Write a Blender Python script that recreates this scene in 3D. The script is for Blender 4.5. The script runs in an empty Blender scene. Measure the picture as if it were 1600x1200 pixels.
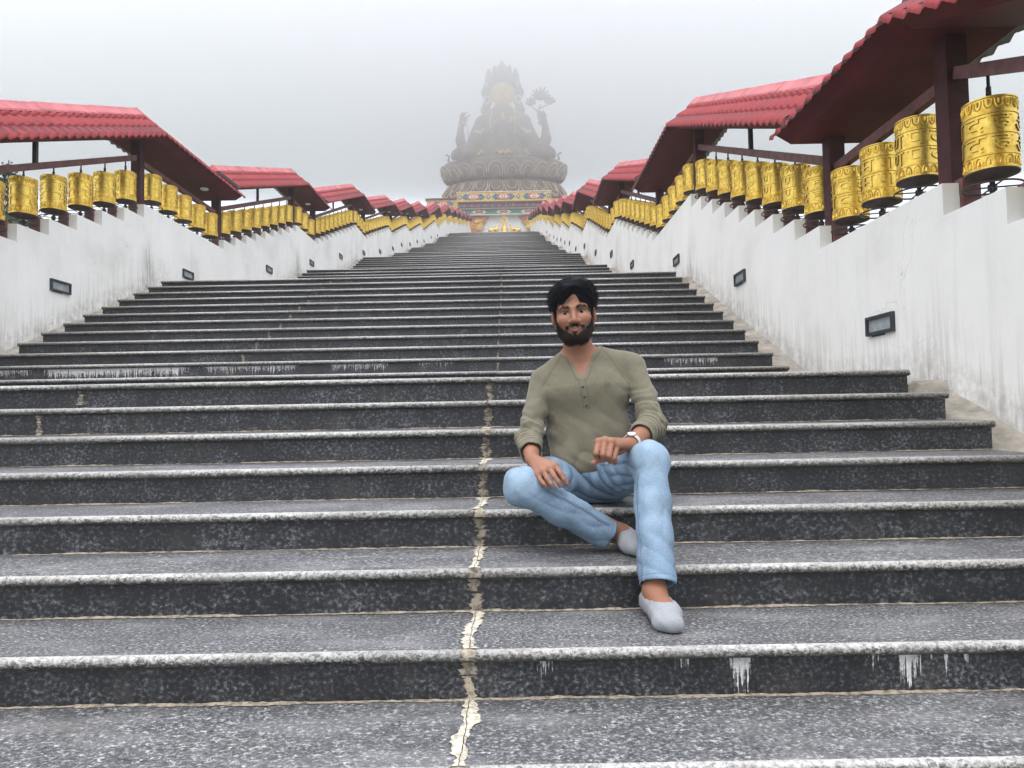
import bpy, bmesh, math, random
import numpy as np
from mathutils import Vector, Matrix

rng = random.Random(7)
nrng = np.random.default_rng(11)
sc = bpy.context.scene
COL = sc.collection
R = math.radians

# ------------------------------------------------------------------ camera
# x = across the stairs, y = up the stairs (away from the viewer), z = up
cam_d = bpy.data.cameras.new('camera')
cam = bpy.data.objects.new('camera', cam_d)
COL.objects.link(cam)
cam_d.sensor_fit = 'HORIZONTAL'
cam_d.sensor_width = 36.0
cam_d.lens = 36.0 * 1100.0 / 1600.0
cam_d.clip_start = 0.05
cam_d.clip_end = 5000
CAM = Vector((0.0, -2.0079, 0.6623))
YAW, PITCH, ROLL = -0.0018, 0.0431, -0.0183
fwd = Vector((math.sin(YAW) * math.cos(PITCH), math.cos(YAW) * math.cos(PITCH), math.sin(PITCH)))
right0 = Vector((math.cos(YAW), -math.sin(YAW), 0))
up0 = right0.cross(fwd)
# positive ROLL turns the picture clockwise
right = right0 * math.cos(ROLL) + up0 * math.sin(ROLL)
up = up0 * math.cos(ROLL) - right0 * math.sin(ROLL)
mw = Matrix.Identity(4)
for i in range(3):
    mw[i][0] = right[i]; mw[i][1] = up[i]; mw[i][2] = -fwd[i]; mw[i][3] = CAM[i]
cam.matrix_world = mw
sc.camera = cam

# ------------------------------------------------------------------ sky: bright overcast, brighter towards the zenith
SUN_EL, SUN_ROT = R(58), R(215)
world = bpy.data.worlds.new('World')
sc.world = world
world.use_nodes = True
wn, wl = world.node_tree.nodes, world.node_tree.links
wn.clear()
wout = wn.new('ShaderNodeOutputWorld')
sky = wn.new('ShaderNodeTexSky')
sky.sky_type = 'NISHITA'; sky.sun_disc = False
sky.sun_elevation = SUN_EL; sky.sun_rotation = SUN_ROT
sky.dust_density = 4.0
bg_sky = wn.new('ShaderNodeBackground'); bg_sky.inputs['Strength'].default_value = 0.05
wl.new(sky.outputs['Color'], bg_sky.inputs['Color'])
# cloud layer of a misty overcast day, brighter overhead than at the horizon
tc = wn.new('ShaderNodeTexCoord')
sep = wn.new('ShaderNodeSeparateXYZ'); wl.new(tc.outputs['Generated'], sep.inputs[0])
mx = wn.new('ShaderNodeMath'); mx.operation = 'MAXIMUM'; mx.inputs[1].default_value = 0.0
wl.new(sep.outputs['Z'], mx.inputs[0])
ma = wn.new('ShaderNodeMath'); ma.operation = 'MULTIPLY_ADD'
ma.inputs[1].default_value = 0.667; ma.inputs[2].default_value = 0.333
wl.new(mx.outputs[0], ma.inputs[0])
bg_cloud = wn.new('ShaderNodeBackground'); bg_cloud.inputs['Color'].default_value = (0.885, 0.91, 1.0, 1)
ms = wn.new('ShaderNodeMath'); ms.operation = 'MULTIPLY'; ms.inputs[1].default_value = 1.9
wl.new(ma.outputs[0], ms.inputs[0])
wl.new(ms.outputs[0], bg_cloud.inputs['Strength'])
add = wn.new('ShaderNodeAddShader')
wl.new(bg_sky.outputs[0], add.inputs[0]); wl.new(bg_cloud.outputs[0], add.inputs[1])
wl.new(add.outputs[0], wout.inputs['Surface'])

sun_d = bpy.data.lights.new('sun', 'SUN')
sun_d.energy = 1.2; sun_d.angle = R(40); sun_d.color = (1.0, 0.97, 0.93)
sun = bpy.data.objects.new('sun', sun_d); COL.objects.link(sun)
sdir = Vector((0.10, -0.55, 1.05)).normalized()      # towards the sun: high, behind the viewer
sun.rotation_euler = sdir.to_track_quat('Z', 'Y').to_euler()
sun.location = (0, 0, 40)

vs = sc.view_settings
vs.view_transform = 'Standard'; vs.look = 'None'; vs.gamma = 1.0; vs.use_curve_mapping = False
vs.exposure = 0.5
sc.render.film_transparent = False
cy = sc.cycles
cy.use_denoising = True
cy.max_bounces = 12; cy.diffuse_bounces = 3; cy.glossy_bounces = 3; cy.volume_bounces = 7
cy.transmission_bounces = 3
cy.sample_clamp_indirect = 4.0

# ------------------------------------------------------------------ helpers
def link(o, parent=None):
    COL.objects.link(o)
    if parent is not None:
        o.parent = parent
    return o

def mesh(name, verts, faces, mats=None, mi=None, smooth=False):
    me = bpy.data.meshes.new(name)
    me.from_pydata([tuple(map(float, v)) for v in verts], [], [tuple(map(int, f)) for f in faces])
    if mats is not None:
        for m in (mats if isinstance(mats, (list, tuple)) else [mats]):
            me.materials.append(m)
    if mi is not None:
        me.polygons.foreach_set('material_index', np.asarray(mi, np.int32))
    if smooth:
        me.polygons.foreach_set('use_smooth', np.ones(len(me.polygons), bool))
    me.update()
    return me

def mesh_np(name, V, Q, mat, smooth=True):
    me = bpy.data.meshes.new(name)
    nv, nf = len(V), len(Q)
    k = Q.shape[1]
    me.vertices.add(nv); me.vertices.foreach_set('co', np.asarray(V, np.float32).ravel())
    me.loops.add(nf * k); me.loops.foreach_set('vertex_index', np.asarray(Q, np.int32).ravel())
    me.polygons.add(nf)
    me.polygons.foreach_set('loop_start', np.arange(0, nf * k, k, dtype=np.int32))
    me.polygons.foreach_set('loop_total', np.full(nf, k, np.int32))
    if smooth:
        me.polygons.foreach_set('use_smooth', np.ones(nf, bool))
    me.materials.append(mat)
    me.update(calc_edges=True)
    me.validate()
    return me

def obj(name, me, parent=None, loc=(0, 0, 0), rot=(0, 0, 0)):
    o = bpy.data.objects.new(name, me)
    o.location = loc; o.rotation_euler = rot
    return link(o, parent)

def empty(name, loc=(0, 0, 0), rot=(0, 0, 0)):
    o = bpy.data.objects.new(name, None)
    o.empty_display_size = 0.1
    o.location = loc; o.rotation_euler = rot
    return link(o)

def tag(o, label=None, cat=None, group=None, kind=None):
    if label: o['label'] = label
    if cat: o['category'] = cat
    if group: o['group'] = group
    if kind: o['kind'] = kind
    return o

class MB:
    """collects simple solids into one mesh"""
    def __init__(s): s.v = []; s.f = []; s.m = []
    def box(s, lo, hi, m=0):
        b = len(s.v); x0, y0, z0 = lo; x1, y1, z1 = hi
        s.v += [(x0,y0,z0),(x1,y0,z0),(x1,y1,z0),(x0,y1,z0),(x0,y0,z1),(x1,y0,z1),(x1,y1,z1),(x0,y1,z1)]
        s.f += [tuple(b+i for i in q) for q in ((0,3,2,1),(4,5,6,7),(0,1,5,4),(1,2,6,5),(2,3,7,6),(3,0,4,7))]
        s.m += [m] * 6
    def bar(s, a, b, w, h, m=0, upv=(0, 0, 1)):
        a, b = Vector(a), Vector(b); d = (b - a).normalized()
        sd = d.cross(Vector(upv)).normalized(); u = sd.cross(d).normalized()
        n = len(s.v)
        for p in (a, b):
            for i, j in ((-1,-1),(1,-1),(1,1),(-1,1)):
                s.v.append(tuple(p + sd * (i * w / 2) + u * (j * h / 2)))
        s.f += [tuple(n+i for i in q) for q in ((0,3,2,1),(4,5,6,7),(0,1,5,4),(1,2,6,5),(2,3,7,6),(3,0,4,7))]
        s.m += [m] * 6
    def tube(s, pts, r, n=8, m=0, closed=False, cap=True):
        pts = [Vector(p) for p in pts]; N = len(pts); base = len(s.v)
        rr = r if isinstance(r, (list, tuple)) else [r] * N
        prev = None
        for i, p in enumerate(pts):
            if closed: t = (pts[(i+1) % N] - pts[i-1]).normalized()
            else: t = (pts[min(i+1, N-1)] - pts[max(i-1, 0)]).normalized()
            ref = Vector((0,0,1)) if abs(t.z) < .95 else Vector((1,0,0))
            if prev is None: sd = t.cross(ref).normalized()
            else: sd = (prev - t * prev.dot(t)).normalized()
            prev = sd; u = t.cross(sd)
            for k in range(n):
                a = 2 * math.pi * k / n
                s.v.append(tuple(p + (sd * math.cos(a) + u * math.sin(a)) * rr[i]))
        for i in range(N if closed else N - 1):
            i2 = (i + 1) % N
            for k in range(n):
                k2 = (k + 1) % n
                s.f.append((base+i*n+k, base+i*n+k2, base+i2*n+k2, base+i2*n+k)); s.m.append(m)
        if cap and not closed:
            s.f.append(tuple(base + k for k in range(n))[::-1]); s.m.append(m)
            s.f.append(tuple(base + (N-1)*n + k for k in range(n))); s.m.append(m)
    def lathe(s, prof, n=24, m=0, c=(0,0,0), a0=0, a1=2*math.pi, mlist=None):
        base = len(s.v); full = abs(a1 - a0 - 2*math.pi) < 1e-6
        cols = n if full else n + 1
        for (r, z) in prof:
            for k in range(cols):
                a = a0 + (a1 - a0) * k / n
                s.v.append((c[0] + r*math.cos(a), c[1] + r*math.sin(a), c[2] + z))
        for i in range(len(prof)-1):
            for k in range(n):
                k2 = (k+1) % cols
                s.f.append((base+i*cols+k, base+i*cols+k2, base+(i+1)*cols+k2, base+(i+1)*cols+k))
                s.m.append(mlist[i] if mlist else m)
    def build(s, name, mats, parent=None, smooth=False, loc=(0,0,0)):
        return obj(name, s.mesh(name, mats, smooth), parent, loc)
    def mesh(s, name, mats, smooth=False):
        return mesh(name, s.v, s.f, mats, s.m, smooth)

# ------------------------------------------------------------------ node helpers
class NT:
    def __init__(s, name, rough=0.6, metal=0.0, spec=0.5):
        s.mat = bpy.data.materials.new(name); s.mat.use_nodes = True
        s.n = s.mat.node_tree.nodes; s.l = s.mat.node_tree.links
        s.b = s.n['Principled BSDF']
        s.b.inputs['Roughness'].default_value = rough
        s.b.inputs['Metallic'].default_value = metal
        s.b.inputs['Specular IOR Level'].default_value = spec
        s._pos = None
    def pos(s):
        if s._pos is None:
            s._pos = s.n.new('ShaderNodeNewGeometry').outputs['Position']
        return s._pos
    def objco(s):
        return s.n.new('ShaderNodeTexCoord').outputs['Object']
    def map(s, v, scale=(1,1,1), rot=(0,0,0), loc=(0,0,0)):
        m = s.n.new('ShaderNodeMapping'); s.l.new(v, m.inputs['Vector'])
        m.inputs['Scale'].default_value = scale; m.inputs['Rotation'].default_value = rot; m.inputs['Location'].default_value = loc
        return m.outputs[0]
    def noise(s, v, scale=5, detail=3, rough=.5, dist=0):
        t = s.n.new('ShaderNodeTexNoise'); s.l.new(v, t.inputs['Vector'])
        t.inputs['Scale'].default_value = scale; t.inputs['Detail'].default_value = detail
        t.inputs['Roughness'].default_value = rough; t.inputs['Distortion'].default_value = dist
        return t.outputs['Fac']
    def voro(s, v, scale=5, feature='F1', out='Distance'):
        t = s.n.new('ShaderNodeTexVoronoi'); t.feature = feature
        s.l.new(v, t.inputs['Vector']); t.inputs['Scale'].default_value = scale
        return t.outputs[out]
    def ramp(s, f, stops, interp='LINEAR'):
        r = s.n.new('ShaderNodeValToRGB'); s.l.new(f, r.inputs[0])
        cr = r.color_ramp; cr.interpolation = interp
        while len(cr.elements) < len(stops): cr.elements.new(.5)
        for e, (p, c) in zip(cr.elements, stops):
            e.position = p
            if not isinstance(c, (tuple, list)): c = (c, c, c)
            e.color = (*c[:3], 1)
        return r.outputs[0]
    def mix(s, f, a, b, mode='MIX'):
        m = s.n.new('ShaderNodeMix'); m.data_type = 'RGBA'; m.blend_type = mode
        for sock, v in ((m.inputs[0], f), (m.inputs[6], a), (m.inputs[7], b)):
            if hasattr(v, 'is_output'): s.l.new(v, sock)
            elif isinstance(v, (tuple, list)): sock.default_value = (*v[:3], 1)
            else: sock.default_value = v
        return m.outputs[2]
    def math(s, op, a, b=0.0, clamp=False):
        m = s.n.new('ShaderNodeMath'); m.operation = op; m.use_clamp = clamp
        for sock, v in ((m.inputs[0], a), (m.inputs[1], b)):
            if hasattr(v, 'is_output'): s.l.new(v, sock)
            else: sock.default_value = v
        return m.outputs[0]
    def sep(s, v):
        m = s.n.new('ShaderNodeSeparateXYZ'); s.l.new(v, m.inputs[0]); return m.outputs
    def attr(s, name, out='Fac'):
        a = s.n.new('ShaderNodeAttribute'); a.attribute_name = name; return a.outputs[out]
    def color(s, c):
        if hasattr(c, 'is_output'): s.l.new(c, s.b.inputs['Base Color'])
        else: s.b.inputs['Base Color'].default_value = (*c[:3], 1)
        return s
    def rough(s, c):
        s.l.new(c, s.b.inputs['Roughness']); return s
    def bump(s, h, strength=.3, dist=.01):
        b = s.n.new('ShaderNodeBump'); s.l.new(h, b.inputs['Height'])
        b.inputs['Strength'].default_value = strength; b.inputs['Distance'].default_value = dist
        s.l.new(b.outputs[0], s.b.inputs['Normal']); return s

def lin(r, g, b):
    f = lambda c: (c/255/12.92) if c/255 <= .04045 else ((c/255+.055)/1.055)**2.4
    return (f(r), f(g), f(b))

# ------------------------------------------------------------------ materials
def m_tread():
    t = NT('flamed_granite', .66, 0, .35)
    p = t.pos()
    a = t.noise(t.map(p, (92, 118, 118)), 1.0, 4, .68, .4)
    base = t.ramp(a, [(.36, (.020,.021,.0225)), (.46, (.072,.074,.077)), (.54, (.152,.155,.158)), (.61, (.38,.382,.382)), (.70, (.72,.715,.70))])
    mid = t.noise(t.map(p, (26, 40, 40)), 1.0, 3, .6)
    base = t.mix(t.ramp(mid, [(.40, .55), (.62, 0.0)]), base, (.072,.074,.077))
    big = t.noise(p, 1.9, 4, .62)
    base = t.mix(t.ramp(big, [(.46, 0.0), (.72, .45)]), base, (.058,.058,.058))
    wear = t.noise(t.map(p, (2.2, 6, 6), loc=(3, 1, 0)), 1.0, 4, .6)
    base = t.mix(t.ramp(wear, [(.48, 0.0), (.74, .40)]), base, (.33,.33,.325))
    rust = t.noise(t.map(p, (1.4, 3, 3), loc=(9, 4, 2)), 1.0, 4, .7)
    base = t.mix(t.ramp(rust, [(.60, 0.0), (.78, .22)]), base, (.20,.165,.115))
    t.color(base).bump(a, .35, .004)
    return t.mat
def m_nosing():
    t = NT('worn_sky_sheen_nosing', .5)
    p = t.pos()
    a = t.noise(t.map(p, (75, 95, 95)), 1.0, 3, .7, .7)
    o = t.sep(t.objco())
    # dark flecks thicken towards the lower half of the rounded edge
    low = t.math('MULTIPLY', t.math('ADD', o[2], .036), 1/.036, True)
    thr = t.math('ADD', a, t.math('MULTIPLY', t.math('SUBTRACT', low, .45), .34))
    c = t.ramp(thr, [(.36, (.018,.018,.016)), (.47, (.085,.083,.075)), (.57, (.26,.253,.237)), (.73, (.49,.48,.455))])  # pale end: wear plus a sky reflection put into the colour
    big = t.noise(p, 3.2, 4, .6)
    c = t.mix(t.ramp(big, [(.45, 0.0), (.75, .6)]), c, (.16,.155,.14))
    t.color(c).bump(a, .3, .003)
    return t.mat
def m_riser():
    t = NT('polished_dark_granite', .42)
    p = t.pos()
    a = t.noise(t.map(p, (70, 82, 82)), 1.0, 3, .62, .15)
    cl = t.noise(p, 4.5, 3, .6)
    f = t.math('ADD', a, t.math('MULTIPLY', t.math('SUBTRACT', cl, .5), .42))
    c = t.ramp(f, [(.42, (.0105,.0115,.0130)), (.54, (.026,.028,.0315)), (.63, (.074,.078,.085)), (.76, (.20,.205,.21))])
    grime = t.noise(t.map(p, (7, 7, 2.2)), 1.0, 4, .65)
    c = t.mix(t.ramp(grime, [(.52, 0.0), (.78, .55)]), c, (.062,.056,.048))
    t.color(c)
    t.rough(t.ramp(a, [(.3, .34), (.7, .6)]))
    return t.mat
def m_mortar(name, col, dark):
    t = NT(name, .9)
    p = t.pos()
    a = t.noise(p, 42, 4, .65)
    t.color(t.mix(t.ramp(a, [(.38, 1.0), (.58, 0.0)]), col, dark)).bump(a, .5, .004)
    return t.mat
def m_plain(name, col, rough=.7, var=.25, scale=6, metal=0, bump=0.0, spec=.5):
    t = NT(name, rough, metal, spec)
    a = t.noise(t.pos(), scale, 4, .6)
    d = tuple(c * (1 - var) for c in col); l = tuple(min(1, c * (1 + var)) for c in col)
    t.color(t.ramp(a, [(.3, d), (.7, l)]))
    if bump: t.bump(t.noise(t.pos(), scale * 8, 3, .6), bump, .004)
    return t.mat
def m_wall():
    t = NT('whitewashed_plaster', .88, 0, .3)
    p = t.pos()
    hb = t.attr('hb')                     # height above the stair line, metres
    patch = t.noise(p, 1.3, 5, .6)
    c = t.ramp(patch, [(.3, (.71,.70,.645)), (.5, (.82,.81,.755)), (.7, (.86,.85,.80))])
    # rain streaks: stretched vertically
    st = t.noise(t.map(p, (9, 9, .55)), 1.0, 5, .68)
    c = t.mix(t.math('MULTIPLY', t.ramp(st, [(.55, 0.0), (.82, .28)]), 1.0), c, (.50,.49,.45))
    st2 = t.noise(t.map(p, (26, 26, 1.6)), 1.0, 4, .7)
    base = t.math('SUBTRACT', 1.0, t.math('MULTIPLY', hb, 1.55), True)        # near the steps
    g = t.math('MULTIPLY', t.ramp(st2, [(.46, 0.0), (.62, 1.0)]), t.math('POWER', base, 1.3))
    c = t.mix(t.math('MULTIPLY', g, .45), c, (.24,.22,.185))
    splash = t.math('MULTIPLY', t.math('SUBTRACT', 1.0, t.math('MULTIPLY', hb, 3.6), True), t.ramp(t.noise(p, 11, 4, .7), [(.36, 0.0), (.62, 1.0)]))
    c = t.mix(t.math('MULTIPLY', splash, .72), c, (.20,.18,.155))
    # dark wet stain below the top corners, given per wall column
    sm = t.math('MULTIPLY', t.attr('stain'), t.ramp(st2, [(.36, 0.0), (.60, 1.0)]))
    c = t.mix(t.math('MULTIPLY', sm, .8), c, (.085,.08,.07))
    # hairline cracks
    wv = t.n.new('ShaderNodeVectorMath'); wv.operation = 'ADD'
    nn = t.n.new('ShaderNodeTexNoise'); nn.inputs['Scale'].default_value = 2.5; nn.inputs['Detail'].default_value = 4
    t.l.new(p, nn.inputs['Vector']); t.l.new(t.map(p, (1,1,1)), wv.inputs[0])
    t.l.new(nn.outputs['Color'], wv.inputs[1])
    cr = t.voro(wv.outputs[0], 1.1, 'DISTANCE_TO_EDGE')
    crm = t.math('MULTIPLY', t.ramp(cr, [(.0, 1.0), (.006, 0.0)]), t.ramp(t.noise(p, .8, 2), [(.5, 0.0), (.62, 1.0)]))
    c = t.mix(t.math('MULTIPLY', crm, .45), c, (.35,.34,.31))
    t.color(c).bump(t.noise(p, 38, 5, .65), .22, .006)
    return t.mat
def m_roof():
    t = NT('red_painted_sheet', .68, 0, .14)
    p = t.pos()
    a = t.noise(p, 2.2, 4, .6)
    c = t.ramp(a, [(.3, (.195,.020,.022)), (.55, (.265,.036,.039)), (.75, (.34,.075,.076))])
    s = t.noise(t.map(p, (14, 14, 5)), 1.0, 4, .7)
    c = t.mix(t.ramp(s, [(.50, 0.0), (.72, .7)]), c, (.12,.030,.026))
    gm = t.noise(t.map(p, (5, 5, 11), loc=(2, 7, 1)), 1.0, 5, .72)
    c = t.mix(t.ramp(gm, [(.57, 0.0), (.72, .65)]), c, (.060,.045,.034))
    d = t.noise(p, 60, 3, .6)
    c = t.mix(t.ramp(d, [(.60, 0.0), (.78, .4)]), c, (.55,.30,.29))
    t.color(c)
    t.rough(t.ramp(a, [(.3, .55), (.7, .8)]))
    return t.mat
def m_gold():
    t = NT('embossed_gold_sheet', .40, .78)
    p = t.pos()
    a = t.noise(p, 26, 4, .6)
    o = t.n.new('ShaderNodeObjectInfo').outputs['Random']
    c = t.ramp(a, [(.25, (.56,.34,.045)), (.5, (.84,.57,.095)), (.75, (.96,.73,.19))])
    c = t.mix(t.math('MULTIPLY', o, .35), c, (.72,.52,.12))
    t.color(c)
    t.rough(t.ramp(t.noise(p, 9, 3), [(.3, .28), (.7, .48)]))
    t.bump(t.noise(p, 55, 3, .6), .35, .004)
    return t.mat
MAT = {}
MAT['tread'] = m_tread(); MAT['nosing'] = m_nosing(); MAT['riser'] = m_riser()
MAT['mortar'] = m_mortar('beige_mortar', (.40,.345,.26), (.16,.135,.10))
MAT['mortar_pale'] = m_mortar('cream_mortar', (.60,.555,.445), (.30,.265,.20))
MAT['mortar_dirty'] = m_mortar('dirty_mortar', (.29,.25,.19), (.07,.06,.05))
def m_lime():
    t = NT('white_lime_run', .8)
    p = t.pos()
    st_ = t.noise(t.map(p, (150, 150, 5)), 1.0, 4, .7)
    br = t.noise(t.map(p, (60, 60, 55)), 1.0, 4, .7)
    th = t.math('ADD', t.math('MULTIPLY', t.attr('down'), .26), t.math('MULTIPLY', t.attr('edge'), .22))
    f = t.math('SUBTRACT', t.math('ADD', t.math('MULTIPLY', st_, .75), t.math('MULTIPLY', br, .25)), t.math('ADD', th, .075))
    al = t.ramp(f, [(.36, 0.0), (.43, 1.0)])
    t.l.new(al, t.b.inputs['Alpha'])
    t.color(t.ramp(br, [(.3, (.42,.42,.40)), (.65, (.66,.66,.64))]))
    return t.mat
MAT['lime'] = m_lime()
MAT['cement'] = m_plain('rough_cement', (.33,.30,.25), .9, .4, 7, bump=.6)
MAT['core'] = m_plain('concrete', (.12,.12,.12), .9, .3, 5)
MAT['wall'] = m_wall(); MAT['roof'] = m_roof()
MAT['ridge'] = m_plain('faded_sky_sheen_ridge_cap', (.41,.115,.12), .6, .35, 3, spec=.25)  # lighter pink: fading, and reflected sky painted into the base colour
MAT['soffit'] = m_plain('maroon_soffit', (.105,.014,.017), .62, .3, 2, spec=.2)
MAT['wood'] = m_plain('maroon_timber', (.058,.018,.019), .65, .35, 9, spec=.25)
MAT['rail'] = m_plain('red_brown_rail', (.15,.060,.055), .6, .4, 12)
MAT['under'] = m_plain('grey_galvanised_underside', (.34,.36,.37), .5, .3, 6)
MAT['iron'] = m_plain('dark_iron', (.030,.024,.022), .5, .3, 20)
MAT['gold'] = m_gold()
MAT['gold_dark'] = m_plain('gold_relief_side', (.20,.115,.025), .5, .4, 30, metal=.6)
MAT['wheel_base'] = m_plain('wheel_base_paint', (.035,.016,.014), .55, .3, 20)
MAT['lamp_frame'] = m_plain('lamp_frame_metal', (.030,.034,.038), .45, .3, 20)
def m_glass():
    t = NT('frosted_lamp_glass', .25)
    a = t.noise(t.pos(), 18, 3)
    t.color(t.ramp(a, [(.3, (.24,.28,.29)), (.7, (.38,.42,.42))])); return t.mat
MAT['lamp_glass'] = m_glass()
MAT['white_tube'] = m_plain('white_lamp_tube', (.7,.72,.70), .4, .1, 5)

# ------------------------------------------------------------------ the long staircase
G, RISE = 0.3626, 0.148
XL, XR = -5.02, 2.362            # ends of the granite steps
XWL, XWR = -5.26, 2.60           # inner faces of the parapet walls
JOINTS = [XL, -2.60, -0.14, XR]
NOSE, OVER = 0.036, 0.035        # slab thickness, overhang
# (y of the landing's edge, step number, y where the wall's level stretch ends)
LAND = [(-4.6, -6, -2.1), (2.176, 6, 3.86), (7.982, 18, 10.774), (15.1, 29, 17.05), (21.6, 41, 23.6),
        (28.0, 52, 29.5), (33.2, 62, 34.9), (39.0, 73, 40.9), (46.8, 89, 49.0), (54.9, 105, 57.0),
        (61.1, 116, 63.1), (67.2, 127, 69.4), (73.5, 138, 75.6), (79.7, 149, 82.0), (86.5, 161, 92.0)]
STEPS = []                        # (k, y of the nosing, depth of the tread)
for j in range(1, len(LAND)):
    yE, kE, _ = LAND[j]; kP = LAND[j-1][1]
    for k in range(kP + 1, kE + 1):
        STEPS.append((k, yE - (kE - k) * G))
def lz(j): return LAND[j][1] * RISE
STEPS = [s + ((STEPS[i+1][1] - s[1]) if i + 1 < len(STEPS) else 6.0,) for i, s in enumerate(STEPS)]

stairs = empty('staircase', (0, 0, 0)); tag(stairs, 'wide dark granite staircase climbing in many flights between white walls', kind='structure')
def tread_mesh(w, d):
    # slab with a bullnose front edge; top surface at z = 0, front of the nose at y = 0
    prof = []; r = NOSE / 2
    for i in range(9):
        a = math.pi * i / 8
        prof.append((r - r * math.sin(a), -r + r * math.cos(a)))   # top -> bottom round the nose
    v, f, m = [], [], []
    ring = [(d, 0.0)] + prof + [(d, -NOSE)]
    for x in (0.0, w):
        v += [(x, y, z) for y, z in ring]
    n = len(ring)
    for i in range(n):
        i2 = (i + 1) % n
        f.append((i, n + i, n + i2, i2)); m.append(1 if 1 <= i <= n - 3 else 0)
    f.append(tuple(range(n))); m.append(1)
    f.append(tuple(range(2*n - 1, n - 1, -1))); m.append(1)
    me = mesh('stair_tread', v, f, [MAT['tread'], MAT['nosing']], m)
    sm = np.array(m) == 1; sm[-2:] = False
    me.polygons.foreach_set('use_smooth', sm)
    return me
def riser_mesh(w, h):
    b = MB(); b.box((0, 0, 0), (w, .02, h)); return b.mesh('stair_riser', MAT['riser'])
_tm, _rm = {}, {}
GAP = 0.003
core = MB()
for k, y, d in STEPS:
    z = k * RISE
    near = k <= 29
    spans = list(zip(JOINTS[:-1], JOINTS[1:])) if near else [(XL, XR)]
    dd = d + OVER + .01
    for a, b in spans:
        w = b - a - GAP
        key = (round(w, 3), round(dd, 3))
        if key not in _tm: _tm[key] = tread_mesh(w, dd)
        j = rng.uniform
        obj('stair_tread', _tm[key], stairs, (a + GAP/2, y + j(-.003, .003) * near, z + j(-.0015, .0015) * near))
        key = round(w, 3)
        if key not in _rm: _rm[key] = riser_mesh(w, RISE - NOSE + .004)
        obj('stair_riser', _rm[key], stairs, (a + GAP/2, y + OVER + j(-.0015, .0015) * near, z - RISE - .004))
    core.box((XL + .008, y + OVER + .012, z - RISE - .6), (XR - .008, y + d + OVER + .03, z - NOSE - .006))
# the landing the photographer stands on
core.box((XL + .008, -4.6, -1.5), (XR - .008, STEPS[0][1] + OVER, -6 * RISE - .03))
core.build('stair_core', MAT['core'], stairs)
key = (round(XR - XL, 3), 2.9)
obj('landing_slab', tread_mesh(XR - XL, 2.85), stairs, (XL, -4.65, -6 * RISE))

# mortar bead where each visible tread meets the riser behind it
def ragged_strip(name, pts_in, pts_out, mat, parent):
    n = len(pts_in)
    v = pts_in + pts_out
    f = [(i, i+1, n+i+1, n+i) for i in range(n-1)]
    return obj(name, mesh(name, v, f, mat), parent)
def n1(x, seed):       # cheap 1-D noise
    return (math.sin(x*7.3+seed*1.7) + math.sin(x*17.1+seed*3.1)*.7 + math.sin(x*41.7+seed*5.3)*.5 + math.sin(x*97+seed*2.2)*.35) / 2.55
for k, y, d in STEPS:
    if k > 5: break
    if k < -1: continue
    z = k * RISE; yb = y + d + OVER
    v0, v1 = [], []; v2 = []
    N = 420
    for i in range(N + 1):
        x = XL + (XR - XL) * i / N
        wd = max(.003, .012 + .007 * n1(x * .6, k) + .003 * rng.uniform(-1, 1)) * (1.15 if k <= 0 else .8)
        hh = max(.002, .005 + .004 * n1(x * .8, k + 9) + .002 * rng.uniform(-1, 1))
        v0.append((x, yb - wd, z + .0022)); v1.append((x, yb - .0025, z + .0022 + hh*.35)); v2.append((x, yb - .0022, z + hh))
    n = N + 1
    v = v0 + v1 + v2
    f = [(i, i+1, n+i+1, n+i) for i in range(N)] + [(n+i, n+i+1, 2*n+i+1, 2*n+i) for i in range(N)]
    obj('mortar_bead', mesh('mortar_bead', v, f, MAT['mortar']), stairs)

# smeared mortar over the slab joints
def patch_tread(k, y, d, xj, wl, wr, seed, mat, skip=.0):
    z = k * RISE + .0032; N = 90
    L, Mi, Rr = [], [], []
    for i in range(N + 1):
        t = i / N; yy = y + .012 + (d + OVER - .02) * t
        e = .35 + .65 * abs(math.sin(yy * 9.0 + seed * 2.1))
        a = max(.004, wl * e * (.75 + .7 * n1(yy * 2.1, seed) + .16 * n1(yy * 19, seed + 3)))
        b = max(.004, wr * (1.25 - .6 * e) * (.75 + .8 * n1(yy * 1.7 + 3, seed + 4) + .16 * n1(yy * 23, seed + 5)))
        c = .004 * n1(yy * 3, seed + 8)
        L.append((xj - a, yy, z)); Mi.append((xj + c, yy, z + .0015)); Rr.append((xj + b, yy, z))
    n = N + 1
    for A_, B_ in ((L, [(x - .0012, y_, z_) for x, y_, z_ in Mi]), ([(x + .0012, y_, z_) for x, y_, z_ in Mi], Rr)):
        f = [(i, n+i, n+i+1, i+1) for i in range(N)]
        obj('mortar_patch', mesh('mortar_patch', A_ + B_, f, mat), stairs)
def patch_riser(k, y, xj, wl, wr, seed, mat, h0=0.0, skip=.0):
    yy = y + OVER - .0030; N = 30; z1 = k * RISE - NOSE - .001; z0 = (k - 1) * RISE + .004
    L, Rr = [], []
    for i in range(N + 1):
        t = i / N; z = z1 + (z0 - z1) * t * (1 - h0)
        a = max(.004, wl * (.6 + .6 * n1(z * 9, seed) + rng.uniform(-.2, .2)))
        b = max(.004, wr * (.6 + .7 * n1(z * 8 + 1, seed + 2) + rng.uniform(-.25, .25)))
        L.append((xj - a, yy, z)); Rr.append((xj + b, yy, z))
    n = N + 1
    f = [(i, i+1, n+i+1, n+i) for i in range(N) if rng.random() > skip]
    obj('mortar_patch', mesh('mortar_patch', L + Rr, f, mat), stairs)
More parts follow.
